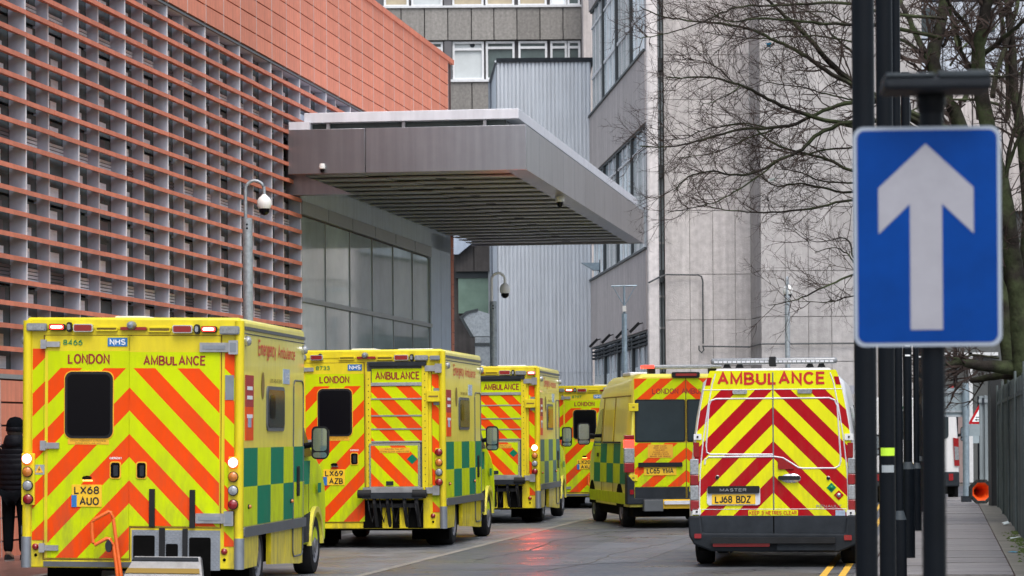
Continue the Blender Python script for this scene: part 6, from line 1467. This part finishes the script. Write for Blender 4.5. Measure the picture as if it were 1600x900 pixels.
# ================================================================== PERSON
def skinned(name, verts, edges, m_, parent, sub=2, root=0):
    me = bpy.data.meshes.new(name); me.from_pydata([v[:3] for v in verts], edges, []); o = bpy.data.objects.new(name, me); COL.objects.link(o); o.parent = parent
    sk = o.modifiers.new('skin', 'SKIN'); sk.use_smooth_shade = True
    for i, v in enumerate(verts):
        rx = v[3]; ry = v[4] if len(v) > 4 else v[3]; me.skin_vertices[0].data[i].radius = (rx, ry)
    me.skin_vertices[0].data[root].use_root = True
    s_ = o.modifiers.new('sub', 'SUBSURF'); s_.levels = sub; s_.render_levels = sub; me.materials.append(M[m_]); 
    return o
p = W(25, 878, 38.2); pe = thing('person', 'person in black padded jacket and black beanie seen from behind beside the nearest ambulance', 'person', (p.x, 38.2, .125), rot=(0, 0, R(-12)))
body = [(0, 0, .95, .15, .12), (0, 0, 1.15, .14, .11), (0, .01, 1.32, .17, .12), (0, 0, 1.46, .10, .09), (0, -.01, 1.53, .058), (0, .02, 1.62, .075, .09), (0, .02, 1.71, .08, .095),
        (-.19, 0, 1.42, .06), (-.25, .03, 1.18, .048), (-.17, .20, 1.06, .036), (-.08, .27, 1.07, .03), (.19, 0, 1.42, .06), (.25, .03, 1.18, .048), (.17, .20, 1.06, .036), (.08, .27, 1.07, .03),
        (-.09, 0, .88, .09), (-.10, .02, .50, .065), (-.10, -.02, .09, .042), (-.10, .11, .04, .035), (.09, 0, .88, .09), (.10, .02, .50, .065), (.11, -.02, .09, .042), (.11, .11, .04, .035)]
ed = [(0, 1), (1, 2), (2, 3), (3, 4), (4, 5), (5, 6), (2, 7), (7, 8), (8, 9), (9, 10), (2, 11), (11, 12), (12, 13), (13, 14), (0, 15), (15, 16), (16, 17), (17, 18), (0, 19), (19, 20), (20, 21), (21, 22)]
skinned('body', body, ed, 'skin', pe)
m_ = MB()  # face features
m_.lathe([(.001, -.01), (.012, 0), (.001, .012)], 8, 'z', (-.03, .105, 1.665)); m_.lathe([(.001, -.01), (.012, 0), (.001, .012)], 8, 'z', (.03, .105, 1.665)); m_.build('eyes', 'text_black', pe)
MB().prism([(-.012, .105, 1.615), (.012, .105, 1.615), (0, .10, 1.665)], [(-.008, .125, 1.618), (.008, .125, 1.618), (0, .108, 1.66)]).build('nose', 'skin', pe); MB().box(-.025, .025, .10, .112, 1.588, 1.594).build('mouth', 'far_red', pe)
for sg in (-1, 1): MB().lathe([(.001, -.03), (.018, 0), (.001, .03)], 8, 'z', (sg * .082, .02, 1.645)).build('ear', 'skin', pe, smooth=True)
for sg in (-1, 1):   # hands with fingers, clasped in front
    hv = [(sg * .08, .27, 1.07, .028, .018), (sg * .03, .29, 1.065, .032, .016)]; he = [(0, 1)]
    for k in range(4):
        i = len(hv); zf = 1.09 - .018 * k; hv += [(sg * .0, .30, zf, .010), (sg * -.03, .305 + .004 * k, zf - .004, .009), (sg * -.045 + sg * .006 * (k == 3), .29, zf - .01, .008)]; he += [(1, i), (i, i + 1), (i + 1, i + 2)]
    i = len(hv); hv += [(sg * .045, .305, 1.10, .011), (sg * .02, .315, 1.125, .009)]; he += [(0, i), (i, i + 1)]
    skinned('hand', hv, he, 'skin', pe, 1)
# padded jacket: quilted rings
m_ = MB()
prof = []
zj = .84
while zj < 1.47:
    f_ = (zj - .84) / .63; w_ = .205 + .025 * math.sin(f_ * math.pi) if f_ < .75 else .222 - (f_ - .75) * .22
    prof += [(w_ * .978, zj), (w_, zj + .02), (w_, zj + .045), (w_ * .978, zj + .063)]; zj += .065
prof += [(.12, 1.485), (.09, 1.52), (.085, 1.57)]
m_.lathe(prof, 24, 'z', (0, 0, 0), sy=.72); jk = m_.build('jacket', 'jacket', pe, smooth=80)
for sg in (-1, 1):
    pts = [(sg * .17, 0, 1.43), (sg * .245, .0, 1.34), (sg * .27, .02, 1.2), (sg * .25, .10, 1.10), (sg * .17, .22, 1.07), (sg * .10, .27, 1.07)]
    sm_ = []; rr_ = []
    for i in range(len(pts) - 1):
        for k in range(6):
            t_ = k / 6; sm_.append(Vector(pts[i]).lerp(Vector(pts[i+1]), t_)); f_ = (i + t_) / 5; rr_.append((.085 - .035 * f_) * (1 + .06 * math.sin((i * 6 + k) * 2.1)))
    MB().tube(sm_, rr_, 14).build('sleeve', 'jacket', jk, smooth=80)
MB().lathe([(.10, 1.44), (.145, 1.46), (.14, 1.51), (.125, 1.56), (.105, 1.60), (.085, 1.60)], 18, 'z', (0, -.03, 0), sy=.85).build('collar', 'jacket', jk, smooth=80)
skinned('trousers', [(0, 0, .90, .17, .13), (-.09, 0, .84, .105), (-.105, .02, .50, .082), (-.10, -.01, .09, .062), (.09, 0, .84, .105), (.105, .02, .50, .082), (.11, -.01, .09, .062)], [(0, 1), (1, 2), (2, 3), (0, 4), (4, 5), (5, 6)], 'trousers', pe)
m_ = MB(); m_.lathe([(.108, 1.655), (.112, 1.68), (.113, 1.73), (.100, 1.78), (.065, 1.82), (.001, 1.835)], 20, 'z', (0, .01, 0), sy=1.08); m_.build('beanie', 'trousers', pe, smooth=True)
MB().lathe([(.112, 1.645), (.118, 1.655), (.118, 1.69), (.112, 1.70)], 20, 'z', (0, .01, 0), sy=1.08).build('beanie_cuff', 'jacket', pe, smooth=True)
MB().lathe([(.088, 1.58), (.098, 1.62), (.1, 1.66)], 16, 'z', (0, -.005, 0), sy=1.0).build('hair', 'hair', pe, smooth=True)
for sg in (-1, 1):
    m_ = MB(); P = [(sg * .105 + .045 * math.cos(a) * (1 if math.sin(a) < 0 else .95), .04 + .14 * math.sin(a)) for a in [2 * math.pi * i / 14 for i in range(14)]]
    m_.prism([(x, y, 0) for x, y in P], [(sg * .105 + (x - sg * .105) * .8, y * .9 - .005, .085 - .25 * max(0, y) * .3) for x, y in P]); sh = m_.build('shoe', 'trim_black', pe, bevel=.012)
    MB().prism([(x * 1.0, y, -.0005) for x, y in P], [(x, y, .018) for x, y in P]).build('sole', 'text_grey', sh)
